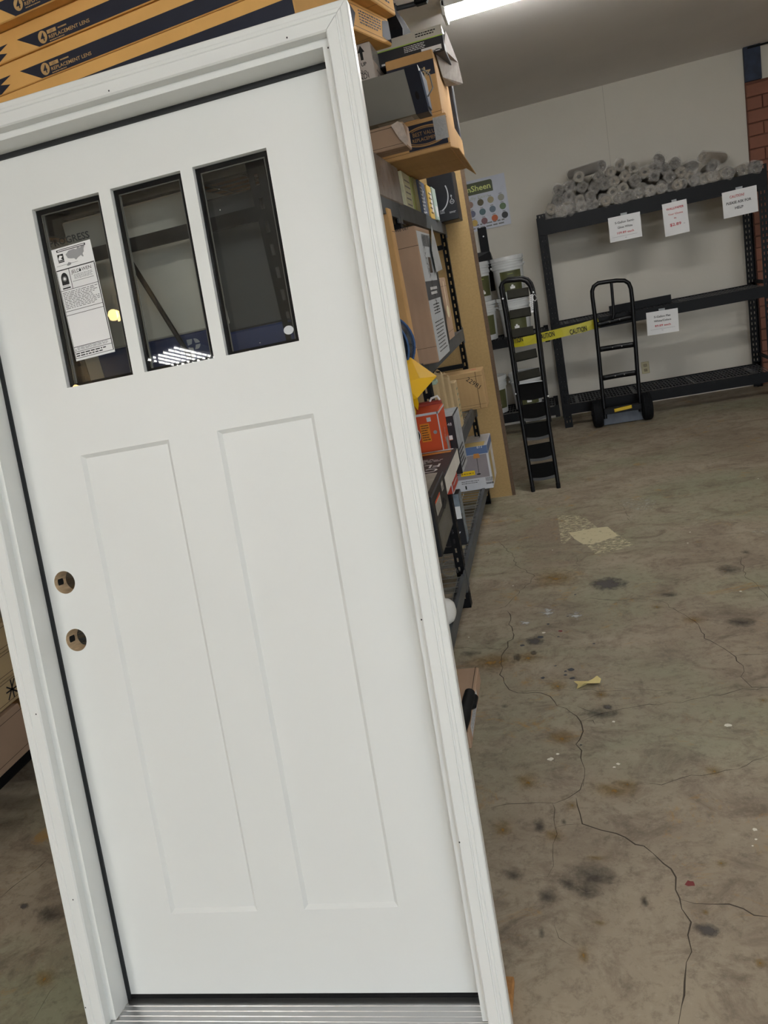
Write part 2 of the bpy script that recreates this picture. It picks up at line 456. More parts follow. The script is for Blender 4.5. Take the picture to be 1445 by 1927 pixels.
C = [(z7([(215, 530), (240, 560), (280, 600), (290, 640), (340, 665), (380, 690), (360, 720), (330, 745), (280, 790), (245, 830), (150, 850)]), .0018),
     (z7([(255, 850), (270, 880), (262, 910), (285, 960), (258, 990), (255, 1015), (228, 1070), (235, 1110), (220, 1140), (245, 1190), (300, 1225), (410, 1225), (470, 1265), (540, 1310), (590, 1355), (600, 1400), (570, 1460), (590, 1520), (605, 1600), (600, 1650)]), .003),
     (z8([(600, 405), (590, 450), (530, 490), (470, 515), (400, 510), (330, 515), (250, 520), (180, 535)]), .0024),
     (z8([(570, 490), (585, 560), (600, 610), (680, 635), (790, 670), (920, 745), (1000, 815), (1025, 850), (1020, 910), (1040, 950), (1050, 1000), (1095, 1060), (1080, 1120), (1075, 1240), (1060, 1330), (1050, 1440), (1035, 1530)]), .0026),
     (z8([(1040, 950), (1180, 975), (1330, 995), (1380, 1025), (1460, 1035)]), .0024),
     (z8([(460, 515), (465, 590), (475, 620), (460, 700), (465, 800), (440, 850), (390, 845)]), .0012),
     (z8([(600, 610), (520, 612), (470, 625)]), .001),
     (z7([(640, 790), (730, 800), (870, 795), (960, 805), (1040, 855), (1110, 895), (1135, 930), (1155, 975), (1240, 1020), (1300, 1060), (1330, 1100), (1320, 1150), (1370, 1200), (1460, 1200)]), .0024),
     (z7([(1300, 1055), (1380, 1048), (1460, 1040)]), .002),
     (z7([(590, 1355), (650, 1330), (745, 1305), (900, 1275), (1050, 1270), (1150, 1245), (1300, 1215), (1460, 1195)]), .002),
     (z7([(0, 1015), (100, 1022), (230, 1022)]), .0018), (z7([(300, 1217), (600, 1210), (980, 1212)]), .0012),
     (z7([(755, 350), (800, 390), (815, 450)]), .0016), (z7([(1320, 600), (1340, 690), (1400, 740), (1460, 800)]), .0018),
     (z8([(860, 435), (960, 430), (1050, 400), (1250, 365), (1350, 340), (1460, 290)]), .0014), (z8([(1050, 390), (1100, 435)]), .001),
     (z8([(470, 1070), (490, 1130), (560, 1175)]), .001), (z7([(560, 590), (580, 640), (520, 690)]), .001),
     (z7([(575, 1285), (610, 1300), (640, 1310)]), .002), (z7([(600, 1355), (645, 1350), (655, 1370)]), .002),
     ([(0, 1690), (20, 1672), (50, 1650), (92, 1615)], .0018), ([(60, 1927), (80, 1890), (110, 1850)], .001)]
for i, (l, w) in enumerate(C): crack_line(cr, l, w, i)
o = cr.build('crack', M_crack, floor); o['kind'] = 'stuff'
def patch(name, pts, m, e=0.0005, kind=None, lab=None):
    P = [at_z(px, py, 0) for px, py in pts]
    c = sum(P, Vector()) / len(P); c.z = 0
    mb = MB(); mb.add([p - c + Vector((0, 0, e)) for p in P], [tuple(range(len(P)))])
    if mb.f and (P[1] - P[0]).cross(P[2] - P[1]).z < 0: mb.f = [tuple(reversed(mb.f[0]))]
    o = mb.build(name, m, floor, c)
    if kind: o['kind'] = kind
    if lab: o['label'] = lab
    return o
M_wpaint = mat_worn('worn_cream_paint', rgb(206, 196, 164), 0.50, 30, 0.07, sx=1, sy=2.2)
M_wpaint2 = mat_worn('thin_white_paint', rgb(196, 192, 178), 0.45, 26, 0.06, sx=1, sy=2.4)
M_cpaint = mat_worn('cream_paint', rgb(206, 196, 162), 0.64, 24, 0.08)
patch('paint_patch', z7([(482, 413), (600, 415), (665, 468), (640, 490), (560, 500), (520, 540), (500, 540)]), M_wpaint, lab='worn cream paint patch')
patch('paint_patch', z7([(535, 492), (660, 470), (712, 464), (760, 505), (690, 530), (640, 545), (600, 545), (560, 520)]), M_cpaint, 0.0007)
patch('paint_patch', z7([(640, 490), (712, 466), (835, 550), (760, 572), (655, 588), (615, 548)]), M_wpaint)
patch('paint_patch', z7([(770, 345), (840, 330), (940, 336), (915, 385), (860, 392), (790, 375)]), M_wpaint2)
patch('paint_patch', z7([(1370, 490), (1400, 470), (1460, 466), (1460, 500), (1390, 500)]), M_wpaint2)
M_stain = mat_worn('dark_oil_stain', rgb(64, 60, 56), 0.70, 30, 0.20, radial=True, top=0.6)
M_ochre = mat_worn('ochre_stain', rgb(158, 126, 66), 0.64, 26, 0.22, radial=True, top=0.75)
M_grey = mat_worn('grey_paint', rgb(88, 84, 82), 0.78, 18, 0.12, radial=True, top=0.75)
M_white2 = mat_worn('white_scuff', rgb(196, 198, 198), 0.56, 24, 0.06, radial=True, sx=1, sy=1.8)
M_spot = mat('dark_paint_spot', rgb(58, 62, 68), 0.7)
M_fleck = mat('pale_paint_fleck', rgb(222, 218, 206), 0.6)
def stain(f, x, y, rx, ry, m, seed=0, e=0.0004):
    rnd = random.Random(seed); pts = []
    for k in range(18):
        t = 2 * PI * k / 18; j = rnd.uniform(0.8, 1.15)
        pts += f([(x + rx * 1.25 * math.cos(t) * j, y + ry * 1.25 * math.sin(t) * j)])
    patch('stain', pts, m, e)
for i, (x, y, a, b) in enumerate([(280, 840, 48, 32), (430, 935, 45, 38), (640, 845, 110, 60), (530, 880, 40, 30), (410, 1100, 16, 32), (880, 958, 18, 26), (400, 615, 26, 40), (240, 70, 18, 9), (610, 915, 70, 40), (512, 597, 14, 14)]):
    stain(z8, x, y, a, b, M_stain, i)
for i, (x, y, a, b) in enumerate([(1170, 1092, 55, 36), (715, 72, 26, 12)]): stain(z8, x, y, a, b, M_grey, 30 + i, 0.0005)
for i, (x, y, a, b) in enumerate([(715, 728, 85, 30), (680, 1320, 80, 24), (1320, 900, 70, 22), (1265, 660, 60, 26), (1000, 775, 40, 10), (85, 1042, 45, 12), (375, 985, 40, 18), (300, 1060, 18, 14), (375, 1040, 14, 10), (1340, 580, 20, 8)]):
    stain(z7, x, y, a, b, M_grey if i in (0, 6, 7, 8) else M_stain, 50 + i)
for i, (x, y, a, b) in enumerate([(170, 1080, 140, 45), (480, 1190, 60, 26), (1110, 890, 60, 20), (470, 700, 110, 40), (935, 830, 30, 12), (350, 1060, 60, 30), (500, 1430, 70, 40), (680, 1230, 40, 20), (800, 1640, 60, 24), (1420, 1255, 30, 14)]):
    stain(z7, x, y, a, b, M_ochre, 70 + i)
for i, (x, y, a, b) in enumerate([(350, 415, 60, 40), (1200, 365, 45, 24), (600, 1200, 30, 50), (655, 765, 60, 14), (470, 660, 50, 30), (1225, 785, 36, 18), (1405, 1240, 34, 26), (550, 520, 34, 22), (230, 630, 50, 40), (680, 1060, 40, 14), (1160, 1010, 22, 16), (740, 450, 120, 40)]):
    stain(z8, x, y, a, b, M_ochre, 90 + i)
for i, (x, y, a, b) in enumerate([(430, 860, 80, 60), (560, 870, 80, 50), (340, 900, 60, 40)]): stain(z7, x, y, a, b, M_white2, 110 + i)
stain(lambda l: l, 85, 1840, 16, 20, M_ochre, 130); stain(lambda l: l, 46, 1704, 8, 6, M_grey, 131); stain(lambda l: l, 95, 1720, 26, 20, M_stain, 132)
fl = MB(); sp = MB()
def dot(mb, x, y, r, seed):
    rnd = random.Random(seed); c = at_z(x, y, 0); n = 9
    mb.add([c + Vector((r * rnd.uniform(.7, 1.25) * math.cos(2 * PI * k / n), r * rnd.uniform(.6, 1.1) * math.sin(2 * PI * k / n), 0.0012)) for k in range(n)], [tuple(range(n))])
for i, (x, y, r) in enumerate([(1262, 158, .011), (740, 142, .006), (760, 335, .006), (743, 350, .005), (590, 248, .005), (452, 314, .010), (484, 290, .006), (1384, 635, .007), (1391, 680, .004), (1375, 710, .003)]): dot(fl, *z8([(x, y)])[0], r, i)
for i, (x, y, r) in enumerate([(420, 950, .008), (280, 735, .005), (172, 585, .004), (1088, 490, .006), (1078, 540, .005), (460, 572, .004), (1320, 760, .006), (78, 970, .004), (1400, 245, .006), (590, 1463, .005)]): dot(fl, *z7([(x, y)])[0], r, 20 + i)
for i, (x, y, r) in enumerate([(545, 1118, .014), (552, 1158, .011), (519, 1143, .008), (520, 1126, .007), (474, 1101, .006), (322, 1007, .012), (403, 970, .014), (440, 910, .008), (487, 968, .006), (565, 775, .007), (416, 1156, .009), (650, 1000, .006), (530, 875, .006)]): dot(sp, *z7([(x, y)])[0], r, 40 + i)
o = fl.build('paint_fleck', M_fleck, floor); o['kind'] = 'stuff'
o = sp.build('paint_spot', M_spot, floor); o['kind'] = 'stuff'
mb = MB(); dot(mb, *z8([(1090, 882)])[0], .012, 3); dot(mb, *z7([(497, 942)])[0], .010, 4); o = mb.build('paint_drip', mat('dark_red_paint', rgb(112, 42, 42), .7), floor); o['label'] = 'dark red paint drip'
# crumpled yellow scrap
c = at_z(1105, 1289, 0)
mb = MB()
g = [[Vector((-.045 + .03 * i + (0.01 if j == 1 else 0), -.018 + .018 * j, 0.004 + 0.018 * (((i * 7 + j * 5) % 4) / 3.0))) for i in range(4)] for j in range(3)]
mb.add([p for r in g for p in r], [(j * 4 + i, j * 4 + i + 1, j * 4 + i + 5, j * 4 + i + 4) for j in range(2) for i in range(3)])
o = mb.build('paper_scrap', mat('yellow_scrap', rgb(206, 190, 130), 0.8, 0.1, 30), None, (c.x, c.y, 0), (0, 0, 0.2)); o.modifiers.new('t', 'SOLIDIFY').thickness = 0.0015
tag(o, 'crumpled pale yellow paper scrap lying alone on the concrete floor', 'paper scrap')

# ================================================================== LIGHTS
def tube_fixture(name, x0, x1, y0, y1, z, along, label, strength, tubes=2, dots=False, color=(1.0, 0.985, 0.96, 1), group=None):
    t = empty(name, ((x0 + x1) / 2, (y0 + y1) / 2, z), 0, label, 'ceiling light', group)
    w, d = (x1 - x0) / 2, (y1 - y0) / 2
    mb = MB(); mb.bbox(-w, -d * (1 if z > CEIL - .02 else .4), -0.035, w, d * (1 if z > CEIL - .02 else .4), 0, 0.006); mb.build('housing', M_white, t)
    if z < CEIL - .02:
        for sx in (-.6, .6): mb = MB(); mb.tube([(sx * w, 0, 0), (sx * w, 0, CEIL - z)], .003, 6); mb.build('hanger', M_black, t)
    mb = MB()
    for sx in (-1, 1): mb.bbox(sx * w - (.02 if sx > 0 else 0), -d, -.074, sx * w + (.02 if sx < 0 else 0), d, -.001, .004)
    mb.build('end_cap', M_white, t)['kind'] = 'stuff'
    me = mat_emit(name + '_tube', color, strength, dots)
    for i in range(tubes):
        mb = MB()
        if along == 'X':
            yy = -d + (i + 0.5) * 2 * d / tubes; mb.tube([(-w + .02, yy, -0.052), (w - .02, yy, -0.052)], 0.016, 10)
        else:
            xx = -w + (i + 0.5) * 2 * w / tubes; mb.tube([(xx, -d + .02, -0.052), (xx, d - .02, -0.052)], 0.016, 10)
        mb.build('tube', me, t)
    return t
tube_fixture('ceiling_light', -0.31, 0.95, 4.60, 4.79, CEIL - 0.005, 'X', 'lit white tube light on the ceiling past the shelf', 78)
tube_fixture('ceiling_light', -0.75, 0.55, -0.62, -0.42, 2.72, 'X', 'lit tube light hung straight over the viewer', 40)
tube_fixture('ceiling_light', 1.1, 2.4, -0.62, -0.42, 2.72, 'X', 'lit tube light hung behind the viewer over the aisle', 40)
tube_fixture('ceiling_light', 2.2, 3.5, 1.6, 1.8, 2.5, 'X', 'lit tube light hung low beyond the right edge of the view', 64)  # added fill light out of view, hung low to brighten the ceiling
# linear LED high bay, six strips, seen mirrored in the middle pane
M_led = mat_emit('led_strip', (1.0, 0.98, 0.95, 1), 38, True)
M_fillpanel = mat_emit('led_panel', (1.0, 0.985, 0.96, 1), 98)
def high_bay(x, y, rz, label, strips):
    hb = empty('high_bay_light', (x, y, 2.95), rz, label, 'ceiling light', 'LED high bays behind the viewer')
    mb = MB(); mb.bbox(-.20, -1.25, -.01, .20, .03, .045, .006); mb.build('housing', M_white, hb)
    if strips:
        for i in range(6):
            x = -.155 + .062 * i; mb = MB(); mb.bbox(x - .006, -1.22, -.022, x + .006, 0, -.01, .002); mb.build('led_strip', M_led, hb)
    else:
        mb = MB(); mb.box(-.17, -1.22, -.018, .17, 0, -.0105); mb.build('led_panel', M_fillpanel, hb)
high_bay(-2.57, -1.92, math.atan2(-.9, .43) + PI / 2, 'LED high bay with six strips behind the viewer, mirrored in the middle pane', True)
high_bay(-2.60, -2.95, -PI / 2, 'LED high bay with a plain panel, farther behind the viewer', False)  # added unseen panel: carries the main light, clear of the pane reflections
M_warm = mat_emit('warm_bulb', (1.0, 0.66, 0.26, 1), 40)
for (x, y, lbl) in ((-2.40, -1.02, 'warm bulb behind the viewer, mirrored beside the label'), (-3.42, -2.16, 'warm bulb behind the viewer, mirrored at the foot of the left pane')):
    t = empty('pendant_bulb', (x, y, 2.87), 0, lbl, 'lamp')
    mb = MB(); mb.lathe([(0, -.035), (.02, -.028), (.032, 0), (.024, .024), (.012, .035), (0, .036)], 16); mb.build('bulb', M_warm, t)
    mb = MB(); mb.lathe([(0, .034), (.014, .034), (.016, .07), (0, .072)], 12); mb.tube([(0, 0, .07), (0, 0, .13)], .004, 6); mb.build('socket', M_black, t)

# ================================================================== DOOR UNIT
DO = Vector((-0.7797317, 1.4348960, -0.5418177 + CAM_H))
DU = Vector((0.9995547, 0.0298402, 0)); DV = Vector((-0.0058911, 0.1973338, 0.9803186)); DN = DU.cross(DV)
VB = -1.02                                       # bottom of the unit in door coordinates
door = empty('entry_door', (0, 0, 0), 0, 'white craftsman entry door in its frame, leaning against the shelf end', 'door')
base = DO + DV * VB
door.matrix_world = Matrix(((DU.x, -DN.x, DV.x, base.x), (DU.y, -DN.y, DV.y, base.y), (DU.z, -DN.z, DV.z, base.z), (0, 0, 0, 1)))
def dp(u, n, v): return (u, -n, v - VB)
def door_uv(px, py, n=0.0):
    r = ray(px, py); c = Vector((0, 0, CAM_H)); oo = DO + DN * n
    t = (oo - c).dot(DN) / r.dot(DN); p = c + r * t - DO
    return p.dot(DU), p.dot(DV)
LW, LG, LC, PW, PG = 0.1678, 0.0284, -0.0014, 0.2240, 0.1168
LT, LB, PT, PB = 0.9, 0.5011, 0.3461, -0.7717
lites = [(LC + k * (LW + LG) - LW / 2, LC + k * (LW + LG) + LW / 2) for k in (-1, 0, 1)]
panels = [(-PG / 2 - PW, -PG / 2), (PG / 2, PG / 2 + PW)]
HU, HV, HR = -0.3877, -0.0087, 0.0272
bores = [(HU, HV + 0.0699), (HU, HV - 0.0699)]
SL, SR, SB, ST = -0.457, 0.457, -0.979, 1.040
# slab faces on a grid with openings
def slab_face(mb, n, flip, rects, holes):
    us = sorted({SL, SR, *[a for r in rects for a in r[:2]], *[h[0] + s * 0.04 for h in holes for s in (-1, 1)]})
    vvs = sorted({SB, ST, *[a for r in rects for a in r[2:]], *[h[1] + s * 0.04 for h in holes for s in (-1, 1)]})
    for i in range(len(us) - 1):
        for j in range(len(vvs) - 1):
            a, b, c, d = us[i], us[i + 1], vvs[j], vvs[j + 1]; mu, mv = (a + b) / 2, (c + d) / 2
            if any(r[0] < mu < r[1] and r[2] < mv < r[3] for r in rects): continue
            hh = [h for h in holes if abs(h[0] - mu) < 0.03 and abs(h[1] - mv) < 0.03]
            if hh:
                h = hh[0]; N = 32; vs = []; fs = []
                for k in range(N):
                    t = 2 * PI * k / N; cx_, sy_ = math.cos(t), math.sin(t); m_ = max(abs(cx_), abs(sy_))
                    vs += [dp(h[0] + HR * cx_, n, h[1] + HR * sy_), dp(h[0] + 0.04 * cx_ / m_, n, h[1] + 0.04 * sy_ / m_)]
                fs = [(2 * k, 2 * k + 1, (2 * k + 3) % (2 * N), (2 * k + 2) % (2 * N)) for k in range(N)]
                if flip: fs = [tuple(reversed(f)) for f in fs]
                mb.add(vs, fs); continue
            q = [dp(a, n, c), dp(b, n, c), dp(b, n, d), dp(a, n, d)]
            mb.add(q, [(0, 1, 2, 3) if not flip else (3, 2, 1, 0)])
lr = [(a, b, LB, LT) for a, b in lites]; pr = [(a, b, PB, PT) for a, b in panels]
mb = MB(); TH = -0.044
slab_face(mb, 0, False, lr + pr, bores); slab_face(mb, TH, True, lr, bores)
for a, b in ((SL, SR),):
    mb.add([dp(SL, 0, SB), dp(SL, TH, SB), dp(SL, TH, ST), dp(SL, 0, ST)], [(3, 2, 1, 0)]); mb.add([dp(SR, 0, SB), dp(SR, TH, SB), dp(SR, TH, ST), dp(SR, 0, ST)], [(0, 1, 2, 3)])
    mb.add([dp(SL, 0, SB), dp(SR, 0, SB), dp(SR, TH, SB), dp(SL, TH, SB)], [(3, 2, 1, 0)]); mb.add([dp(SL, 0, ST), dp(SR, 0, ST), dp(SR, TH, ST), dp(SL, TH, ST)], [(0, 1, 2, 3)])
for a, b, c, d in lr:      # reveal of each lite, with a tiny eased lip
    for (p, q) in (((a, c), (b, c)), ((b, c), (b, d)), ((b, d), (a, d)), ((a, d), (a, c))):
        mb.add([dp(p[0], 0, p[1]), dp(q[0], 0, q[1]), dp(q[0], TH, q[1]), dp(p[0], TH, p[1])], [(0, 3, 2, 1)])
for a, b, c, d in pr:      # recessed flat panels with splayed sticking
    i, dpt = 0.0085, -0.0075
    o4 = [(a, c), (b, c), (b, d), (a, d)]; n4 = [(a + i, c + i), (b - i, c + i), (b - i, d - i), (a + i, d - i)]
    for k in range(4):
        p, q, p2, q2 = o4[k], o4[(k + 1) % 4], n4[k], n4[(k + 1) % 4]
        mb.add([dp(p[0], 0, p[1]), dp(q[0], 0, q[1]), dp(q2[0], dpt, q2[1]), dp(p2[0], dpt, p2[1])], [(0, 1, 2, 3)])
    mb.add([dp(u, dpt, v) for u, v in n4], [(0, 1, 2, 3)])
slab = mb.build('door_slab', M_white, door)
M_borewood = mat('raw_wood_edge', rgb(206, 184, 152), 0.8, 0.25, 30, stretch=(1, 1, 6))
for h in bores:
    mb = MB(); N = 32
    vs = [dp(h[0] + HR * math.cos(2 * PI * k / N), n, h[1] + HR * math.sin(2 * PI * k / N)) for n in (0, TH) for k in range(N)]
    mb.add(vs, [(k, k + N, (k + 1) % N + N, (k + 1) % N) for k in range(N)], True)
    mb.build('bore_hole', M_borewood, slab)
    mb = MB(); fr = Frame(dp(h[0] - HR + 0.0012, -0.022, h[1]), (0, 1, 0), (0, 0, 1)); disc_into(mb, fr, 0, 0, 0.011, 0.013, 0.0); mb.build('latch_hole', M_dull, slab)
# glazing units
M_glass = mat_glass('door_glass', (0.86, 0.88, 0.88, 1), 0.035)
M_spacer = mat('black_spacer', rgb(14, 15, 18), 0.7, 0.03, spec=.05)
M_spline = mat('grey_spacer_edge', rgb(92, 90, 84), 0.6, 0.05)
for a, b in lites:
    mb = MB(); mb.box(*dp(a - .003, -0.012, LB - .003), *dp(b + .003, -0.032, LT + .003)); g = mb.build('glass_pane', M_glass, slab)
    mb = MB()
    for (u0, v0, u1, v1) in ((a - .002, LB, a + .0105, LT), (b - .0105, LB, b + .002, LT), (a, LB - .002, b, LB + .008), (a, LT - .0105, b, LT + .002)):
        mb.box(*dp(u0, -0.0135, v0), *dp(u1, -0.0155, v1))
    mb.build('spacer', M_spacer, g)
    mb = MB()
    for (u0, v0, u1, v1) in ((a + .0105, LB, a + .0128, LT - .0105), (a + .0105, LT - .0128, b - .0105, LT - .0105), (b - .0128, LB, b - .0105, LT - .0105)):
        mb.box(*dp(u0, -0.0145, v0), *dp(u1, -0.0165, v1))
    mb.build('spacer_edge', M_spline, g)
# frame: jambs, stops, brickmould, seals, sill
JN0, JN1 = -0.056, 0.060
for s, nm in ((-1, 'jamb'), (1, 'jamb')):
    mb = MB(); mb.box(*dp(s * .460, JN0, VB), *dp(s * .478, JN1, 1.061)); mb.box(*dp(s * .443, 0.0055, -0.998), *dp(s * .4602, JN1, 1.029)); mb.build(nm, M_white, door)
mb = MB(); mb.box(*dp(-.460, JN0, 1.043), *dp(.460, JN1, 1.061)); mb.box(*dp(-.460, 0.0055, 1.029), *dp(.460, JN1, 1.0432)); mb.build('head_jamb', M_white, door)
# raw back edge of the jambs
M_rawwood = mat('raw_pine', rgb(150, 132, 112), 0.8, 0.12, 12, stretch=(8, 8, 0.6))
for s in (-1, 1):
    mb = MB(); mb.box(*dp(s * .478, JN0, VB), *dp(s * .4815, 0.052, 1.07)); mb.build('jamb_edge', M_rawwood, door)
WP = [(0, .060), (0, .080), (.003, .083), (.023, .083), (.0245, .0805), (.0265, .0805), (.028, .0825), (.0335, .0825), (.035, .0805), (.0365, .0815), (.0465, .0815), (.049, .079), (.049, .055), (.012, .055)]
WI, HI = 0.458, 1.043
def mould_vertical(s):
    mb = MB(); vs = []; n = len(WP)
    for end in (0, 1):
        for (w, nn) in WP: vs.append(dp(s * (WI + w), nn, VB if end == 0 else HI + w - 0.0006))
    fs = [(i, (i + 1) % n, (i + 1) % n + n, i + n) for i in range(n)]
    fs += [tuple(range(n - 1, -1, -1)), tuple(range(n, 2 * n))]
    if s > 0: fs = [tuple(reversed(f)) for f in fs]
    return mb.add(vs, fs)
for s in (-1, 1): mould_vertical(s).build('brickmould', M_white, door)
mb = MB(); n = len(WP)
vs = [dp(sd * (WI + w - 0.0006), nn, HI + w) for sd in (-1, 1) for (w, nn) in WP]
mb.add(vs, [(i, i + n, (i + 1) % n + n, (i + 1) % n) for i in range(n)] + [tuple(range(n)), tuple(range(2 * n - 1, n - 1, -1))]); mb.build('head_brickmould', M_white, door)
mb = MB()   # weatherstrip seals
mb.box(*dp(-.4445, -.002, -.99), *dp(-.4345, .0052, 1.029)); mb.build('weatherstrip', M_dull, door)
mb = MB(); mb.box(*dp(.4345, -.002, -.99), *dp(.4445, .0052, 1.029)); mb.build('weatherstrip', M_dull, door)
mb = MB(); mb.box(*dp(-.4445, -.002, 1.019), *dp(.4445, .0052, 1.0295)); mb.build('weatherstrip', M_dull, door)
mb = MB(); mb.bbox(*dp(-.4445, -.042, -.9795), *dp(.4445, .0005, -.987), 0.001); mb.bbox(*dp(-.4445, -.042, -.988), *dp(.4445, -.0035, -.9945), 0.001); mb.build('door_sweep', M_rubber, door)
M_alu = mat('mill_aluminium', rgb(196, 197, 198), 0.28, 0.06, 6, metal=0.92, stretch=(0.4, 30, 30))
prof = [(-.056, -1.02), (-.056, -.9935), (-.006, -.9945)]
nn = -.002
while nn < .118:
    zt = -.9955 - 0.10 * max(0, nn)
    if 0.008 < nn < 0.115: prof += [(nn, zt), (nn + .001, zt + .0016), (nn + .004, zt + .0013), (nn + .005, zt)]; nn += 0.014
    else: prof += [(nn, zt)]; nn += 0.016
prof += [(.124, -1.009), (.126, -1.02)]
mb = MB(); mb.prism([dp(0, a, b)[1:] for a, b in prof], -.459, .459, 'YZ'); mb.build('sill', M_alu, door)
# nail holes in the mould
mb = MB(); fr = Frame(dp(0, .0832, 0), (1, 0, 0), (0, 0, 1))
for (px, py) in ((205, 171), (540, 71), (617.5, 90), (793, 1166), (864.5, 1585), (68, 1344), (137.5, 1693), (161, 1896)):
    u, v = door_uv(px, py, .083); disc_into(mb, fr, u, v, .0016, .002, 0.0002, 8)
o = mb.build('nail_hole', M_ink, door); o['kind'] = 'stuff'
# oval sticker on the right lite
u, v = door_uv(543, 621, -.0115); mb = MB(); fr = Frame(dp(0, -.0118, 0), (1, 0, 0), (0, 0, 1)); disc_into(mb, fr, u, v, .0112, .0092, 0, 24)
o = mb.build('sticker', mat('grey_sticker', rgb(196, 200, 204), 0.6), slab); o['label'] = 'small pale oval sticker on the right pane'
mb = MB()
for (px, py, r) in ((412, 356, .0012), (414, 395, .0012), (489, 645, .001), (470, 660, .0009)):
    u, v = door_uv(px, py, -.0115); disc_into(mb, fr, u, v, r, r, 0, 6)
mb.build('paint_fleck', M_paper, slab)['kind'] = 'stuff'
# energy label on the left lite
c4 = [door_uv(*p, -.0115) for p in ((101, 470.2), (173.4, 451.7), (216.8, 661.6), (144, 680))]
bl, br, tl = Vector((c4[3][0], 0, c4[3][1])), Vector((c4[2][0], 0, c4[2][1])), Vector((c4[0][0], 0, c4[0][1]))
LWd, LHt = (br - bl).length, (tl - bl).length
ax = (br - bl).normalized(); ay = Vector((-ax.z, 0, ax.x))
LF = Frame(Vector(dp(bl.x, -.0112, bl.z)), ax, ay)
mb = MB(); mb.box(0, 0, 0, LWd, LHt, 0.0002, Matrix((( ax.x, ay.x, 0, LF.o.x), (0, 0, -1, LF.o.y), (ax.z, ay.z, 0, LF.o.z), (0, 0, 0, 1))))
lab = mb.build('energy_label', M_paper, slab); lab['label'] = 'white energy rating label on the left pane'
W_, H_ = LWd, LHt
k = MB(); g = MB()
def hl(t, th=.004, x0=.0, x1=1.0): rect_into(k, LF, x0 * W_, (t - th / 2) * H_, x1 * W_, (t + th / 2) * H_, .0006)
for t, th in ((.808, .009), (.628, .004), (.443, .004), (.408, .004), (.122, .005), (.08, .004), (.022, .004)): hl(t, th, .01, .985)
rect_into(k, LF, .965 * W_, .02 * H_, .985 * W_, .80 * H_, .0005); rect_into(k, LF, .01 * W_, .02 * H_, .02 * W_, .80 * H_, .0005)
rect_into(k, LF, .32 * W_, .63 * H_, .333 * W_, .805 * H_, .0006)
rect_into(k, LF, .12 * W_, .965 * H_, .86 * W_, .985 * H_, .0006)
rect_into(k, LF, .12 * W_, .885 * H_, .27 * W_, .945 * H_, .0006); rect_into(k, LF, .12 * W_, .872 * H_, .27 * W_, .882 * H_, .0006)
ar = [(.09, .675), (.27, .675), (.27, .73)] + [(.18 + .09 * math.cos(a), .73 + .052 * math.sin(a)) for a in [PI * i / 10 for i in range(11)]] + [(.09, .73)]
poly_into(k, LF, [(x * W_, y * H_) for x, y in ar], .0006); rect_into(k, LF, .08 * W_, .640 * H_, .28 * W_, .652 * H_, .0006)
text_into(k, LF, 'JELD', .37 * W_, .755 * H_, .030 * H_, w=None, bold=0.0); text_into(k, LF, 'WEN', .64 * W_, .757 * H_, .030 * H_)
poly_into(k, LF, [(x * W_, y * H_) for x, y in ((.575, .76), (.60, .79), (.63, .765), (.605, .755))], .0007)
text_into(k, LF, 'A', .035 * W_, .088 * H_, .018 * H_)
lines_into(k, LF, .04 * W_, .03 * H_, .9 * W_, .072 * H_, 2, .45, 5)
k.build('lettering', M_ink, lab)
us_map = [(.33, .93), (.42, .955), (.55, .96), (.62, .95), (.66, .965), (.72, .955), (.80, .975), (.84, .985), (.84, .965), (.80, .94), (.79, .915), (.75, .90), (.76, .875), (.74, .872), (.70, .89), (.62, .878), (.56, .862), (.52, .88), (.44, .885), (.37, .895)]
mg = MB(); poly_into(mg, LF, [(x * W_, y * H_) for x, y in us_map], .0006); poly_into(mg, LF, [(x * W_, y * H_) for x, y in ((.30, .835), (.36, .86), (.43, .85), (.41, .835), (.35, .83))], .0006)
mg.build('map_print', mat('map_grey', rgb(150, 150, 152), 0.7), lab)
lines_into(g, LF, .05 * W_, .46 * H_, .94 * W_, .615 * H_, 11, .4, 8); lines_into(g, LF, .42 * W_, .70 * H_, .9 * W_, .745 * H_, 4, .35, 9); lines_into(g, LF, .1 * W_, .09 * H_, .95 * W_, .115 * H_, 3, .4, 10)
lines_into(g, LF, .09 * W_, .656 * H_, .28 * W_, .672 * H_, 2, .4, 12); rect_into(g, LF, .36 * W_, .685 * H_, .9 * W_, .689 * H_, .0006); rect_into(g, LF, .05 * W_, .845 * H_, .6 * W_, .848 * H_, .0006)
g.build('fine_print', M_greyink, lab)
mb = MB()
for i in range(14):
    a = 2 * PI * i / 14; c0 = (.18 * W_, .727 * H_)
    r1, r2 = .022 * W_, .07 * W_
    poly_into(mb, LF, [(c0[0] + r1 * math.cos(a - .2), c0[1] + r1 * math.sin(a - .2)), (c0[0] + r2 * math.cos(a), c0[1] + r2 * math.sin(a)), (c0[0] + r1 * math.cos(a + .2), c0[1] + r1 * math.sin(a + .2))], .0009)
disc_into(mb, LF, .18 * W_, .727 * H_, .024 * W_, None, .0009, 14)
poly_into(mb, LF, [(x * W_, y * H_) for x, y in ((.135, .91), (.18, .935), (.25, .925), (.2, .905), (.24, .895), (.14, .893))], .0009)
rect_into(mb, LF, .15 * W_, .971 * H_, .83 * W_, .979 * H_, .0008)
mb.build('emblem', M_paper, lab)

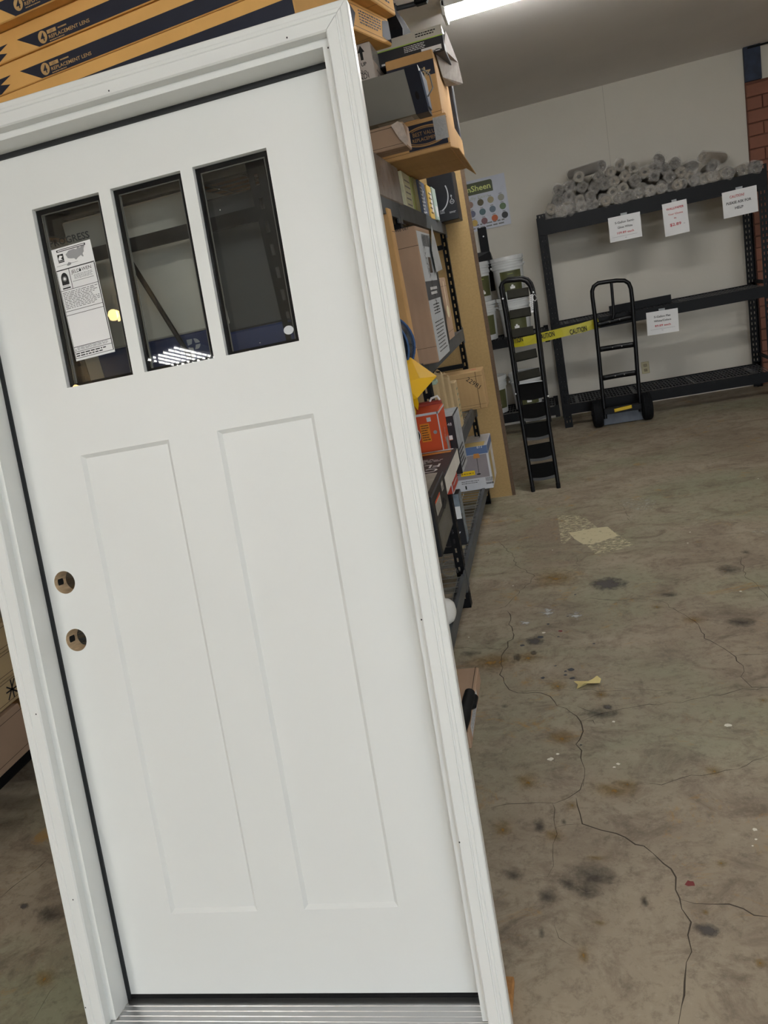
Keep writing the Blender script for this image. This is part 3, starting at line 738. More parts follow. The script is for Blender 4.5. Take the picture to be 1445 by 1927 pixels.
# ================================================================== RACKS
def slotted(mb, w, h, ax, ay, o, cols, pitch=0.05, slot=(0.009, 0.024), th=0.0022, z0=0.05):
    """perforated steel strip: vertical bars plus bridges between the slots"""
    ax = Vector(ax); ay = Vector(ay); o = Vector(o); n = ax.cross(ay)
    def bar(x0, x1, y0, y1):
        P = [o + ax * x + ay * y + n * t for t in (0, th) for x, y in ((x0, y0), (x1, y0), (x1, y1), (x0, y1))]
        mb.add(P, [(3, 2, 1, 0), (4, 5, 6, 7), (0, 1, 5, 4), (1, 2, 6, 5), (2, 3, 7, 6), (3, 0, 4, 7)])
    xs = [0.0]
    for c in cols: xs += [c - slot[0] / 2, c + slot[0] / 2]
    xs.append(w)
    for i in range(0, len(xs), 2): bar(xs[i], xs[i + 1], 0, h)
    for c in cols:
        y = 0.0; k = z0
        while k < h:
            bar(c - slot[0] / 2, c + slot[0] / 2, y, min(k, h)); y = k + slot[1]; k += pitch
        if y < h: bar(c - slot[0] / 2, c + slot[0] / 2, y, h)
def rack(name, loc, rz, L, D, levels, top, label, bm, bh=0.072, wire=0.06, ends=(True, True), deck=True, braces=None, group=None, pw=0.055, skip_end=False, dm=None):
    """boltless rack, local x along its length, y towards its back"""
    t = empty(name, loc, rz, label, 'shelf', group)
    for ex, x in enumerate((0, L)):
        if ex == 1 and skip_end: continue
        s = 1 if ex == 0 else -1
        for yy, q in ((0, 1), (D, -1)):
            mb = MB()
            if s > 0: slotted(mb, pw, top, (1, 0, 0), (0, 0, 1), (x, yy, 0), (pw * .34, pw * .72))
            else: slotted(mb, pw, top, (-1, 0, 0), (0, 0, 1), (x, yy, 0), (pw * .34, pw * .72))
            slotted(mb, 0.04, top, (0, q, 0), (0, 0, 1), (x, yy, 0), (0.022,))
            mb.box(x - .004 if s < 0 else x, yy - .004 if q < 0 else yy, 0, x + .05 * s, yy + .045 * q, .004)
            mb.build('post', M_black, t)
        if ends[ex]:
            for z in (0.30, top * .5, top - .2):
                mb = MB(); mb.box(x + .003 * s, .03, z, x + .018 * s, D - .03, z + .03); mb.build('end_brace', M_black, t)
    for z in levels:
        for yy, q in ((0, 1), (D, -1)):
            mb = MB()
            mb.box(.03, yy - .006 * q, z - bh, L - .03, yy + .012 * q, z)
            mb.box(.03, yy + .012 * q, z - .022, L - .03, yy + .034 * q, z - .014)
            mb.box(.004, yy - .007 * q, z - bh - .02, .05, yy + .0 * q, z + .012); mb.box(L - .05, yy - .007 * q, z - bh - .02, L - .004, yy + .0 * q, z + .012)
            mb.build('beam', bm, t)
        if deck:
            mb = MB(); n = int((L - .08) / wire); r = .0022
            for i in range(n + 1):
                x = .04 + (L - .08) * i / n; mb.box(x - r, .012, z - .012, x + r, D - .012, z - .008)
            m = max(3, int(D / .11))
            for j in range(m + 1):
                y = .03 + (D - .06) * j / m; mb.box(.04, y - r, z - .015, L - .04, y + r, z - .0115)
            for j in range(4):
                x = .15 + (L - .3) * j / 3; mb.box(x - .012, .012, z - .03, x + .012, D - .012, z - .016)
            o = mb.build('wire_deck', M_wire if bm is M_worn else M_deckg, t); o['kind'] = 'stuff'
    return t
RX = -0.55
M_deckg = mat('grey_deck_wire', rgb(92, 94, 96), .5, .1, 20)
LV = [0.20, 0.735, 1.25, 1.94]
Z1, Z2, Z3, Z4 = 0.192, 0.727, 1.242, 1.932
near = rack('storage_rack', (RX, 1.71, 0), PI / 2, 1.71, 0.61, LV, 1.98, 'worn black steel rack right behind the leaning door', M_worn, 0.072, skip_end=True)
_a, _b = at_y(225, 459, 1.722), at_y(345, 651, 1.722); _d = (_b - _a)
_p = [_a - _d * .12, _b + _d * 1.2]
mb = MB(); mb.tube([(.012, -(q.x - RX), q.z) for q in _p], .0065, 8); mb.build('diagonal_brace', M_black, near)
far = rack('storage_rack', (RX, 3.43, 0), PI / 2, 1.80, 0.61, LV, 1.98, 'worn black steel rack ending at the tall chipboard panel', M_worn, 0.072)
# back wall racks
BY, BD = 7.38, 0.56
backr = rack('storage_rack', (0.055, BY, 0), 0, 1.92, BD, [0.225, 0.985, 1.925], 1.985, 'black steel rack of wallpaper rolls against the back wall', M_black, 0.095, 0.03, pw=0.075)
mb = MB(); mb.box(.03, -.008, 1.80, 1.89, .0, 1.93); mb.build('beam', M_black, backr)
backl = rack('storage_rack', (-1.80, BY + .02, 0), 0, 1.83, BD - .02, [0.225, 0.955], 1.10, 'low black rack of paint buckets against the back wall', M_black, 0.085, 0.03, pw=0.06, skip_end=True)
# loose black sheet-metal shelf strip on the middle level
a, b = at_y(1147, 590, 7.62), at_y(1263, 562, 7.62)
mb = MB(); mb.box(0, 0, 0, b.x - a.x, .006, .075); mb.box(0, -.05, 0, b.x - a.x, .006, .004)
tag(mb.build('metal_strip', M_black, None, (a.x, 7.62, .978)), 'loose black metal strip lying on the middle shelf at the back wall', 'metal strip')
# chipboard panel
M_chip = mat('chipboard', rgb(168, 140, 94), 0.85, 0.10, 70, bump=0.1, bscale=160)
M_chipedge = mat('chipboard_edge', rgb(96, 78, 62), 0.9, 0.2, 60)
mb = MB(); mb.box(-1.20, 0, 0, -.4, .019, 2.275); pan = mb.build('chipboard_panel', M_chip, None, (0, 5.32, 0))
tag(pan, 'tall tan chipboard panel standing at the far end of the rack', 'panel')
mb = MB(); mb.box(-.4, -.001, 0, -.375, .0205, 2.275); mb.build('edge_strip', M_chipedge, pan)
mb = MB(); mb.box(-1.2, 0, 2.2755, -.375, .0205, 2.28); mb.build('edge_strip', M_chipedge, pan)

# ================================================================== CARTONS
class Carton:
    """cardboard box: local x in [-w,0], y in [0,d], z in [0,h]; root is its body"""
    def __init__(s, name, label, c, w, d, h, m, yaw=0.0, cat='box', group=None, r=0.004, seam=None, bulge=0.0):
        s.c = Vector(c); s.w, s.d, s.h, s.yaw = w, d, h, yaw
        mb = MB(); mb.bbox(-w, 0, 0, 0, d, h, r)
        s.o = tag(mb.build(name, m, None, s.c, (0, 0, yaw)), label, cat, group)
        s.F = Frame((-w, 0, 0), (1, 0, 0), (0, 0, 1)); s.R = Frame((0, 0, 0), (0, 1, 0), (0, 0, 1))
        s.T = Frame((-w, 0, h), (1, 0, 0), (0, 1, 0)); s.B = Frame((-w, d, 0), (1, 0, 0), (0, -1, 0))
        if seam:
            k = MB()
            if 'T' in seam: rect_into(k, s.T, 0, d / 2 - .001, w, d / 2 + .001)
            if 'R' in seam: rect_into(k, s.R, 0, h * .14, d, h * .14 + .002); rect_into(k, s.R, 0, h * .86, d, h * .86 + .002)
            if 'F' in seam: rect_into(k, s.F, 0, h * .86, w, h * .86 + .002); rect_into(k, s.F, 0, h * .12, w, h * .12 + .0015)
            if 'B' in seam: rect_into(k, s.B, 0, d / 2 - .0012, w, d / 2 + .0012)
            k.build('flap_seam', M_seam, s.o)
    def rp(s, px, py):
        p = at_x(px, py, s.c.x) - s.c; return p.y, p.z
    def fp(s, px, py):
        p = at_y(px, py, s.c.y) - s.c; return p.x + s.w, p.z
    def rect(s, fr, x0, y0, x1, y1, m, name='printed_panel', e=.0005): return put_rect(s.o, fr, x0, y0, x1, y1, m, name, e)
    def text(s, fr, txt, x, y, h, m, **k): return put_text(s.o, fr, txt, x, y, h, m, **k)
    def tape(s, fr, x0, y0, x1, y1): return put_rect(s.o, fr, x0, y0, x1, y1, M_tape, 'tape', .0012)
M_seam = mat('card_shadow_line', rgb(70, 54, 38), 0.9)
def carton_px(name, label, nrb, z0, top, far, w, m, X=None, d=None, h=None, **k):
    c = at_x(nrb[0], nrb[1], X) if X is not None else at_z(nrb[0], nrb[1], z0)
    c.z = z0
    if h is None: h = at_y(top[0], top[1], c.y).z - z0
    if d is None: d = at_x(far[0], far[1], c.x).y - c.y
    return Carton(name, label, (c.x, c.y, z0), w, d, h, m, **k)

# --- tall box with white printed side, third level
b = carton_px('carton', 'tall brown carton with a white printed side and stamped number', (825.3, 674.6), Z3, (783.2, 423.4), (846, 658), .40, M_kraftd, X=-.472, seam='F')
b.text(b.F, '008 468 061', *b.fp(730, 441), .013, M_ink, w=.088)
R = b.R; D_, H = b.d, b.h
b.rect(R, .005, .004, D_ - .006, H - .02, mat('grey_white_print', rgb(198, 202, 206), 0.5), 'printed_side')
b.rect(R, .006, H * .46, D_ - .006, H * .60, mat('dark_grey_print', rgb(66, 68, 72), 0.5), e=.0008)
b.rect(R, D_ * .52, H * .66, D_ * .72, H * .78, M_seam, 'hand_hole', e=.0010)
k = MB(); lines_into(k, R, D_ * .2, H * .05, D_ * .9, H * .30, 9, .3, 3, .001); lines_into(k, R, D_ * .3, H * .34, D_ * .8, H * .43, 4, .4, 4, .001); bars_into(k, R, D_ * .3, H * .86, D_ * .85, H * .95, 4, .001)
text_into(k, R, 'CLOSET DOORS', D_ * .30, H * .84, .05, w=.30, rot=-1.2, e=.001); k.build('lettering', M_ink, b.o)
k = MB(); lines_into(k, R, D_ * .3, H * .49, D_ * .9, H * .56, 2, .6, 6, .0012); k.build('lettering', M_paper, b.o)
mb = MB(); p = [at_x(*q, b.c.x + .012) - b.c for q in ((811, 424), (818, 450), (832, 507), (821, 512), (812, 470))]
mb.add([tuple(v) for v in p], [tuple(range(5))]); o = mb.build('torn_flap', mat('grey_flap', rgb(176, 178, 180), 0.6), b.o); o.modifiers.new('t', 'SOLIDIFY').thickness = .002
# --- black box with lamp picture beyond it, and a brown one
b = Carton('carton', 'black carton with a small white lamp picture, behind the tall brown carton', (-.53, 3.93, Z3), .4, .36, .46, M_blackbox)
k = MB(); fr = b.R; x, z = b.rp(843, 586); disc_into(k, fr, x, z, .055, .035, .001); rect_into(k, fr, x - .012, z + .03, x + .008, z + .17, .001); k.build('printed_panel', mat('lamp_print', rgb(226, 216, 180), 0.5), b.o)
k = MB(); lines_into(k, fr, .03, .03, .2, .12, 3, .4, 7, .001); k.build('lettering', M_lgrey, b.o)
b = Carton('carton', 'brown carton at the far end of the third rack shelf', (-.545, 4.42, Z3), .4, .28, .36, M_kraftd, seam='R')
# --- thin tan box leaning in the near rack
b = Carton('carton', 'flat tan carton standing upright behind the door edge, third shelf', (-.535, 3.10, Z3), .40, .07, at_x(713, 384, -.535).z - Z3, M_kraft, seam='R')
# --- wrapped roll with blue edging
c = Vector((-.640, 2.80, Z3 + .128))
t = empty('wrapped_coil', (c.x, c.y, Z3), 0, 'round coil in black plastic with blue edging, third rack shelf', 'coil')
Mx = Matrix.Translation((0, 0, .128)) @ Matrix.Rotation(-PI / 2, 4, 'X')
prof = [(.04, 0), (.09, .004), (.115, .02), (.127, .06), (.127, .20), (.115, .24), (.04, .25)]
mb = MB(); mb.lathe(prof, 40, Mx); mb.build('coil_body', mat('black_film', rgb(30, 31, 36), 0.22, 0.2, 14, bump=0.35, bscale=16), t)
for zz, rr in ((.015, .115), (.05, .1285), (.20, .1285)):
    mb = MB(); mb.tube([(rr * math.cos(2 * PI * k / 36), zz, .128 + rr * math.sin(2 * PI * k / 36)) for k in range(36)], .0045, 6, closed=True); mb.build('blue_band', mat('blue_rope', rgb(58, 92, 140), 0.6, 0.2, 60), t)
# --- yellow bag
def sheet(name, tris, m, th, label=None, cat=None, parent=None, sub=0):
    mb = MB(); vs = []; idx = {}; fs = []
    for poly in tris:
        f = []
        for p in poly:
            kx = tuple(round(q, 5) for q in p)
            if kx not in idx: idx[kx] = len(vs); vs.append(p)
            f.append(idx[kx])
        fs.append(tuple(f))
    c = sum((Vector(v) for v in vs), Vector()) / len(vs)
    zmin = min(v[2] for v in vs); c.z = zmin
    mb.add([Vector(v) - c for v in vs], fs)
    o = mb.build(name, m, parent, c if parent is None else None)
    if parent is not None: o.location = c
    md = o.modifiers.new('t', 'SOLIDIFY'); md.thickness = th
    if label: tag(o, label, cat)
    return o
Y_ = lambda x, y, Y: tuple(at_y(x, y, Y))
A, B, C_, D1, E1, F1, G1, H1 = Y_(738, 684, 2.84), Y_(772.5, 672.5, 2.86), Y_(821.8, 707.7, 2.80), Y_(785.5, 749, 2.74), Y_(788, 760, 2.76), Y_(786.6, 772.6, 2.78), Y_(771, 753, 2.74), Y_(757, 722, 2.72)
M_ybag = mat('yellow_plastic', rgb(246, 190, 4), 0.5, 0.05, 4)
K1 = Y_(790, 712, 2.76)
I1 = Y_(742, 745, 2.74)
sheet('yellow_bag', [(A, H1, B), (B, H1, K1), (B, K1, C_), (C_, K1, D1), (K1, H1, D1), (H1, G1, D1), (D1, G1, E1), (E1, G1, F1), (A, I1, H1), (H1, I1, G1)], M_ybag, .003, 'bright yellow folded plastic bag sticking out beside the door edge', 'bag')
P1 = [Y_(762, 745, 2.78), Y_(776, 752, 2.77), Y_(783, 775, 2.79), Y_(781, 800, 2.80), Y_(774, 807, 2.80), Y_(768, 780, 2.76)]
sheet('plastic_film', [(P1[0], P1[5], P1[1]), (P1[1], P1[5], P1[2]), (P1[2], P1[5], P1[3]), (P1[3], P1[5], P1[4])], mat('yellow_film', rgb(196, 170, 60), 0.25, 0.25, 30, bump=0.3, bscale=30), .002, 'crumpled translucent yellow film hanging below the yellow bag', 'plastic film')
# --- second level
b = carton_px('wooden_box', 'pale tan box with handwritten 22981 on its front', (917, 767), Z2, (906.8, 696), None, .42, mat_cardboard('box_tan', rgb(186, 154, 108)), d=.20, seam='F')
b.text(b.F, '22981', *b.fp(876, 716), .030, M_ink, w=.105, rot=-.75)
b.rect(b.F, b.w - .045, .002, b.w - .042, b.h - .004, M_seam, 'joint'); b.rect(b.F, .0, .012, b.w - .045, .014, M_seam, 'joint')
mb = MB(); fr = b.T; disc_into(mb, fr, b.w - .06, .10, .02, .012, .001); mb.build('red_mark', M_red, b.o)
sl = [((834, 792), (819, 724), .06, 'innermost flat tan carton of the upright four on the second shelf'), ((845, 790), (831, 705), .07, 'second flat tan carton of the upright four, with a torn top'),
      ((857, 793), (845, 711), .08, 'third flat tan carton of the upright four, with a torn corner'), ((869, 799), (857, 719), .11, 'outermost flat tan carton of the upright four, with green and blue print')]
prevy = 3.42
for i, (nrb, top, d, lb) in enumerate(sl):
    c = at_z(nrb[0], nrb[1], Z2); X = max(c.x, -.56)
    Y0 = max(at_x(nrb[0], nrb[1], X).y, prevy + .005)
    X = min(X, -.44); h = at_y(top[0], top[1], Y0).z - Z2
    b = Carton('flat_carton', lb, (X, Y0, Z2), .36, d, max(h, .2), M_kraftp, group='upright flat cartons')
    prevy = Y0 + d
    if i == 3:
        k = MB(); lines_into(k, b.R, .02, .05, .09, .25, 6, .3, 11, .001); k.build('lettering', mat('green_ink', rgb(96, 120, 96), 0.7), b.o)
    if i in (1, 2):
        mb = MB(); mb.add([(-.05, 0, b.h), (0, 0, b.h), (0, d, b.h), (-.02, d * .5, b.h + .03), (-.03, .0, b.h + .022), (-.005, d * .3, b.h + .018)], [(0, 1, 4), (1, 2, 5), (4, 5, 3)]); mb.build('torn_edge', M_kraftp, b.o)
    if i == 0:
        mb = MB(); mb.bbox(-.05, .0, b.h, .0, d, b.h + .02, .003); o = mb.build('printed_flap', mat('green_white_print', rgb(170, 190, 170), 0.6, 0.4, 40), b.o)
b = Carton('carton', 'dark navy carton pushed back behind the yellow bag', (-.80, 3.05, Z2), .3, .3, .34, M_navy)
b = carton_px('carton', 'tall black carton with silver taped side, second shelf', (871, 891.5), Z2, (849.3, 783), (880, 870.8), .36, M_blackbox)
b.rect(b.R, .002, .002, b.d - .002, b.h - .004, mat('silver_wrap', rgb(186, 190, 196), 0.3, 0.3, 20, bump=0.4, bscale=40), 'silver_wrap')
b.rect(b.T, .05, .004, b.w - .004, b.d - .004, mat('pale_top_print', rgb(196, 204, 210), 0.4, 0.2, 20), 'printed_top')
b.text(b.F, '48', *b.fp(842, 802), .014, M_lgrey, w=.020); b.rect(b.F, *b.fp(844, 829), *b.fp(850.5, 821), mat('orange_label', rgb(220, 110, 50), 0.6)); b.rect(b.F, *b.fp(845, 828), *b.fp(851, 819), M_paper, e=.0007)
k = MB(); lines_into(k, b.R, .01, .02, b.d * .8, .12, 5, .5, 13, .0012); k.build('lettering', M_ink, b.o)
ob = carton_px('carton', 'orange carton with yellow warning label standing above the black carton', (835.3, 835.4), Z2, (822.4, 773.1), (847, 832.3), .30, M_orange, X=-.485)
b = ob
k = MB(); rect_into(k, b.F, 0, b.h - .012, b.w, b.h - .002); rect_into(k, b.F, b.w - .008, 0, b.w - .003, b.h - .002); rect_into(k, b.R, .0, b.h - .012, b.d, b.h - .003)
x, z = b.fp(806.5, 789.5); rect_into(k, b.F, x - .009, z - .009, x + .009, z + .009, .0008)
k.build('white_print', M_lgrey, b.o)
x0, z0 = b.fp(789, 799); x1, z1 = b.fp(813, 830); b.rect(b.F, x0, z1, x1, z0, mat('amber_label', rgb(222, 132, 20), 0.6), 'warning_label', .0007)
k = MB(); lines_into(k, b.F, x0 + .004, z1 + .004, x1 - .004, z0 - .004, 7, .4, 21, .001); bars_into(k, b.F, x0 + .03, z1 + .004, x1 - .01, z1 + .02, 5, .0011)
k.build('lettering', M_ink, b.o)
k = MB(); x, z = b.fp(779, 821); ring_into(k, b.F, x, z, .030, .036, .003, .0011); k.build('ring_print', M_lgrey, b.o)
k = MB(); disc_into(k, b.F, x, z, .028, .034, .0009); k.build('printed_disc', M_ink, b.o)
k = MB(); x, z = b.fp(819, 813); disc_into(k, b.F, x, z, .008, None, .0009); rect_into(k, b.R, b.d * .45, .13, b.d * .8, .20, .0009); k.build('grey_print', mat('grey_emblem', rgb(150, 150, 150), 0.5), b.o)
b.text(b.R, 'HEATER', b.d * .35, b.h * .55, .02, M_lgrey, w=.07, rot=.9)
b = Carton('carton', 'red carton with a white handle strip behind the orange carton', (ob.c.x - .012, ob.c.y + ob.d + .004, Z2), .28, .05, ob.h + .012, mat('red_print', rgb(158, 62, 48), 0.5))
mb = MB(); mb.tube([(-.05, .02, b.h + .001), (-.04, .02, b.h + .014), (-.012, .02, b.h + .02), (-.004, .02, b.h + .001)], .005, 8); mb.build('handle_strip', M_paper, b.o)
b = carton_px('carton', 'low red carton lying under the black carton, second shelf', (853.9, 929.7), Z2, None, (863.8, 914.2), .38, mat('red_orange_print', rgb(186, 58, 36), 0.5), h=.10)
redtop = Z2 + .10
k = MB(); rect_into(k, b.F, b.w - .004, 0, b.w, b.h); rect_into(k, b.R, 0, .0, b.d, .006); lines_into(k, b.R, .03, .02, b.d - .02, .08, 3, .4, 3, .0009); k.build('white_print', M_lgrey, b.o)
b = carton_px('carton', 'black carton reading COLOR FLUSH with a white side, lying flat', (836.3, 922.5), redtop + .001, (829.5, 904.8), (862.7, 857), .42, M_blackbox, X=-.43)
h_ = b.h
b.rect(b.R, .001, .002, b.d - .001, b.h - .002, mat('white_card', rgb(210, 206, 198), 0.7), 'white_side')
k = MB(); text_into(k, b.T, 'COLOR', b.w - .04, .20, .052, w=.27, rot=PI, e=.001, bold=.01); text_into(k, b.T, 'FLUSH', b.w - .04, .27, .052, w=.20, rot=PI, e=.001, bold=.01); text_into(k, b.T, 'LED OVAL', b.w - .05, .135, .042, w=.28, rot=PI, e=.001)
lines_into(k, b.T, .08, .29, b.w - .04, .37, 4, .35, 17, .001); k.build('lettering', M_paper, b.o)
b.rect(b.T, .16, b.d - .07, b.w - .02, b.d - .035, mat('amber_print', rgb(212, 140, 60), 0.5), e=.0008); b.rect(b.T, .02, b.d - .025, b.w - .015, b.d - .004, M_lgrey, 'printed_edge', .0008)
# --- bottom level
b = carton_px('lamp_carton', 'white carton with a floor lamp picture on the bottom shelf', (929, 918), Z1, (915, 837), None, .33, mat('white_gloss_card', rgb(214, 216, 222), 0.4), d=.38)
F = b.F
x0, z0 = b.fp(875, 856); x1, z1 = b.fp(915, 838)
b.rect(F, 0, b.h - .055, b.w - .001, b.h - .001, mat('blue_print', rgb(92, 116, 160), 0.45), e=.0006)
b.rect(F, 0, .085, b.w - .012, b.h - .058, mat('grey_lilac_print', rgb(150, 142, 146), 0.5), e=.0006)
b.rect(b.T, .0, .0, b.w - .02, .13, mat('tan_print', rgb(190, 166, 110), 0.5), e=.0006); b.rect(b.R, .002, b.h - .055, b.d - .002, b.h - .002, MATS['blue_print'], e=.0006); b.rect(b.R, .05, .02, b.d * .5, b.h - .07, MATS['tan_print'], e=.0006)
k = MB(); x, z = b.fp(896, 858); poly_into(k, F, [(x - .022, z - .016), (x + .024, z - .016), (x + .018, z + .016), (x - .016, z + .016)], .0012); k.build('lamp_shade_print', mat('lamp_orange', rgb(206, 140, 70), 0.6), b.o)
k = MB(); xb, zb = b.fp(901, 892); poly_into(k, F, [(x, z - .016), (x + .003, z - .016), (xb + .003, zb), (xb, zb)], .0011); disc_into(k, F, xb, zb, .014, .005, .0012); lines_into(k, F, .12, .05, .24, .075, 2, .3, 8, .0011)
x2, z2 = b.fp(920, 905); bars_into(k, F, x2 - .02, z2 - .02, x2 + .03, z2 - .005, 8, .0011); lines_into(k, F, x2 - .02, z2, x2 + .03, z2 + .03, 4, .5, 9, .0011); rect_into(k, F, .14, .015, .15, .04, .0011); k.build('lettering', M_ink, b.o)
b.text(F, '873', *b.fp(897, 844), .016, M_paper, w=.036)
b.rect(F, .0, .002, .045, .085, mat('tan_band', rgb(170, 128, 62), 0.6), e=.0007)
x0, z0 = b.fp(868, 897.5); x1, z1 = b.fp(893, 885); b.rect(F, max(x0, 0), z0, x1, z1, M_yellow, 'price_sticker', .0014)
k = MB(); bars_into(k, F, .018, z0 + .012, x1 - .01, z1 - .014, 12, .0018); k.build('lettering', M_ink, b.o)
b = carton_px('carton', 'narrow silver and black carton with a letter Y on the bottom shelf', (879.7, 1024.5), Z1, (870, 928), None, .12, M_blackbox, d=.10)
b.rect(b.F, .001, b.h * .62, b.w - .001, b.h - .001, mat('silver_film', rgb(128, 140, 150), 0.25, 0.3, 30, bump=.3, bscale=60), e=.0006); b.rect(b.F, .02, b.h * .52, b.w - .004, b.h * .76, M_paper, 'label', .0009); b.rect(b.R, .001, .001, b.d, b.h - .002, MATS['silver_film'], e=.0006)
b.text(b.F, 'Y', b.w * .45, .03, .05, M_lgrey); b.rect(b.F, .022, b.h * .58, .034, b.h * .72, M_orange, e=.0011)
b.text(b.F, '25:1', b.w * .2, b.h * .82, .022, M_lgrey, w=.06)
# black carton leaning at a slant
b = Carton('carton', 'large black carton with silver tape along its top, nearest the door edge', (-.42, 2.24, Z2 + .001), .38, .325, .205, M_blackbox)
b.rect(b.T, .02, .01, b.w - .02, b.d - .01, mat('taped_top', rgb(168, 166, 156), 0.3, 0.2, 20, bump=.3, bscale=40), 'tape_cover')
k = MB(); rect_into(k, b.R, .04, b.h * .62, .16, b.h * .86, .001); rect_into(k, b.R, b.d * .66, b.h * .78, b.d * .80, b.h * .92, .001); k.build('label', mat('grey_label', rgb(176, 172, 164), 0.6), b.o)
b.rect(b.R, .04, b.h * .82, .16, b.h * .86, M_orange, e=.0014)
k = MB(); rect_into(k, b.R, 0.02, .01, b.d - .02, b.h * .5, .0008); k.build('grey_print', mat('dull_grey_print', rgb(86, 84, 76), 0.5, .2, 20), b.o)
k = MB(); x = b.d * .66; poly_into(k, b.R, [(x - .05, b.h * .55), (x, b.h * .48), (x + .05, b.h * .55), (x, b.h * .68)], .0014); k.build('diamond_print', M_ink, b.o)
k = MB(); bars_into(k, b.R, b.d * .68, b.h * .80, b.d * .78, b.h * .86, 4, .0016); lines_into(k, b.R, .05, b.h * .64, .15, b.h * .80, 6, .3, 3, .0014); k.build('lettering', M_ink, b.o)
k = MB(); lines_into(k, b.R, .03, .04, b.d - .05, b.h * .44, 5, .25, 6, .0012); k.build('lettering', M_greyink, b.o)
# white pipe fitting on the near bottom shelf
t = empty('pipe_elbow', (-.60, 2.86, Z1), 0, 'white plastic pipe elbow lying on the near bottom shelf', 'pipe fitting')
M_pvc = mat('white_plastic', rgb(228, 228, 224), 0.35, 0.02)
Mx = Matrix.Translation((0, 0, .064)) @ Matrix.Rotation(PI / 2, 4, 'Y') @ Matrix.Rotation(.2, 4, 'X')
mb = MB(); mb.lathe([(.0, -.16), (.052, -.16), (.052, -.02), (.057, -.018)], 28, Mx); mb.build('pipe', M_pvc, t)
mb = MB(); mb.lathe([(.052, -.02), (.0575, -.018), (.0575, .03), (.054, .048), (.043, .064), (.024, .073), (0, .075)], 28, Mx); mb.build('cap', M_pvc, t)
mb = MB(); mb.tube([(-.16, .14, .05), (-.09, .13, .05), (-.06, .13, .05)], .045, 20); tag(mb.build('pipe_piece', M_pvc, None, (-.60, 2.86, Z1)), 'second white pipe piece half hidden behind the pipe elbow', 'pipe fitting')
mb = MB()
c = at_x(845, 1072, -.62)
mb.tube([(c.x + .04 * math.cos(i * .5) * (1 - i * .01), c.y + .08 * math.sin(i * .5), Z1 + .012 + .04 * abs(math.sin(i * .27))) for i in range(30)], .0018, 6)
tag(mb.build('wire_coil', M_wire), 'thin tangled wire loop on the near bottom shelf', 'wire')
# box on the floor with black grips
b = carton_px('carton', 'flat brown carton on the floor with black grips on it, beside the door', (888, 1409), 0.0, (887, 1379), None, .26, M_kraftd, d=.46)
b.rect(b.R, .05, b.h * .2, b.d - .16, b.h * .9, M_lgrey, 'label'); b.rect(b.F, .02, .004, b.w - .05, b.h * .8, M_seam, 'open_end'); b.rect(b.T, b.w - .014, .02, b.w - .011, b.d, M_seam, 'flap_seam', .0008)
k = MB(); lines_into(k, b.R, .07, b.h * .25, b.d - .2, b.h * .85, 3, .3, 5, .001); k.build('lettering', M_greyink, b.o)
gz = b.h
pts = [at_z(x, y, gz + q) for x, y, q in ((884, 1303, .075), (881, 1316, .07), (877, 1332, .06), (871, 1350, .045), (862, 1372, .032))]
o0 = Vector((pts[-1].x, pts[-1].y, gz))
g = empty('grip_pair', o0, 0, 'pair of black rubber grips lying on the flat floor carton', 'grip')
mb = MB(); mb.tube([p - o0 for p in pts], [.019, .021, .020, .028, .030], 18); mb.build('grip', M_rubber, g)
p2_ = [at_z(x, y, gz + q) for x, y, q in ((891, 1312, .03), (888, 1326, .025), (876, 1330, .025), (858, 1338, .025))]
mb = MB(); mb.tube([p - o0 for p in p2_], [.018, .019, .018, .018], 16); mb.build('grip', M_rubber, g)
p0 = at_z(851, 1268, .0)
sheet('card_scrap', [(Y_(849, 1236, 2.70), Y_(848, 1268, 2.68), Y_(861, 1268, 2.66)), (Y_(849, 1236, 2.70), Y_(861, 1268, 2.66), Y_(853, 1236, 2.72))], M_kraftp, .003, 'pale card scrap standing between the rack and the floor carton', 'card')
# osb off-cut at the door foot
M_osb = mat('strand_board', rgb(168, 122, 72), 0.85, 0.4, 45, bump=0.3, bscale=60)
c = at_z(966.5, 1836, .02)
mb = MB(); mb.bbox(-.16, -.42, 0, 0, 0, .018, .002); mb.bbox(-.012, -.4, .0, -.002, -.02, .0185, .001)
tag(mb.build('strand_board_scrap', M_osb, None, (c.x, c.y, 0.001), (0, 0, -.03)), 'strand board scrap on the floor under the right foot of the door', 'board')
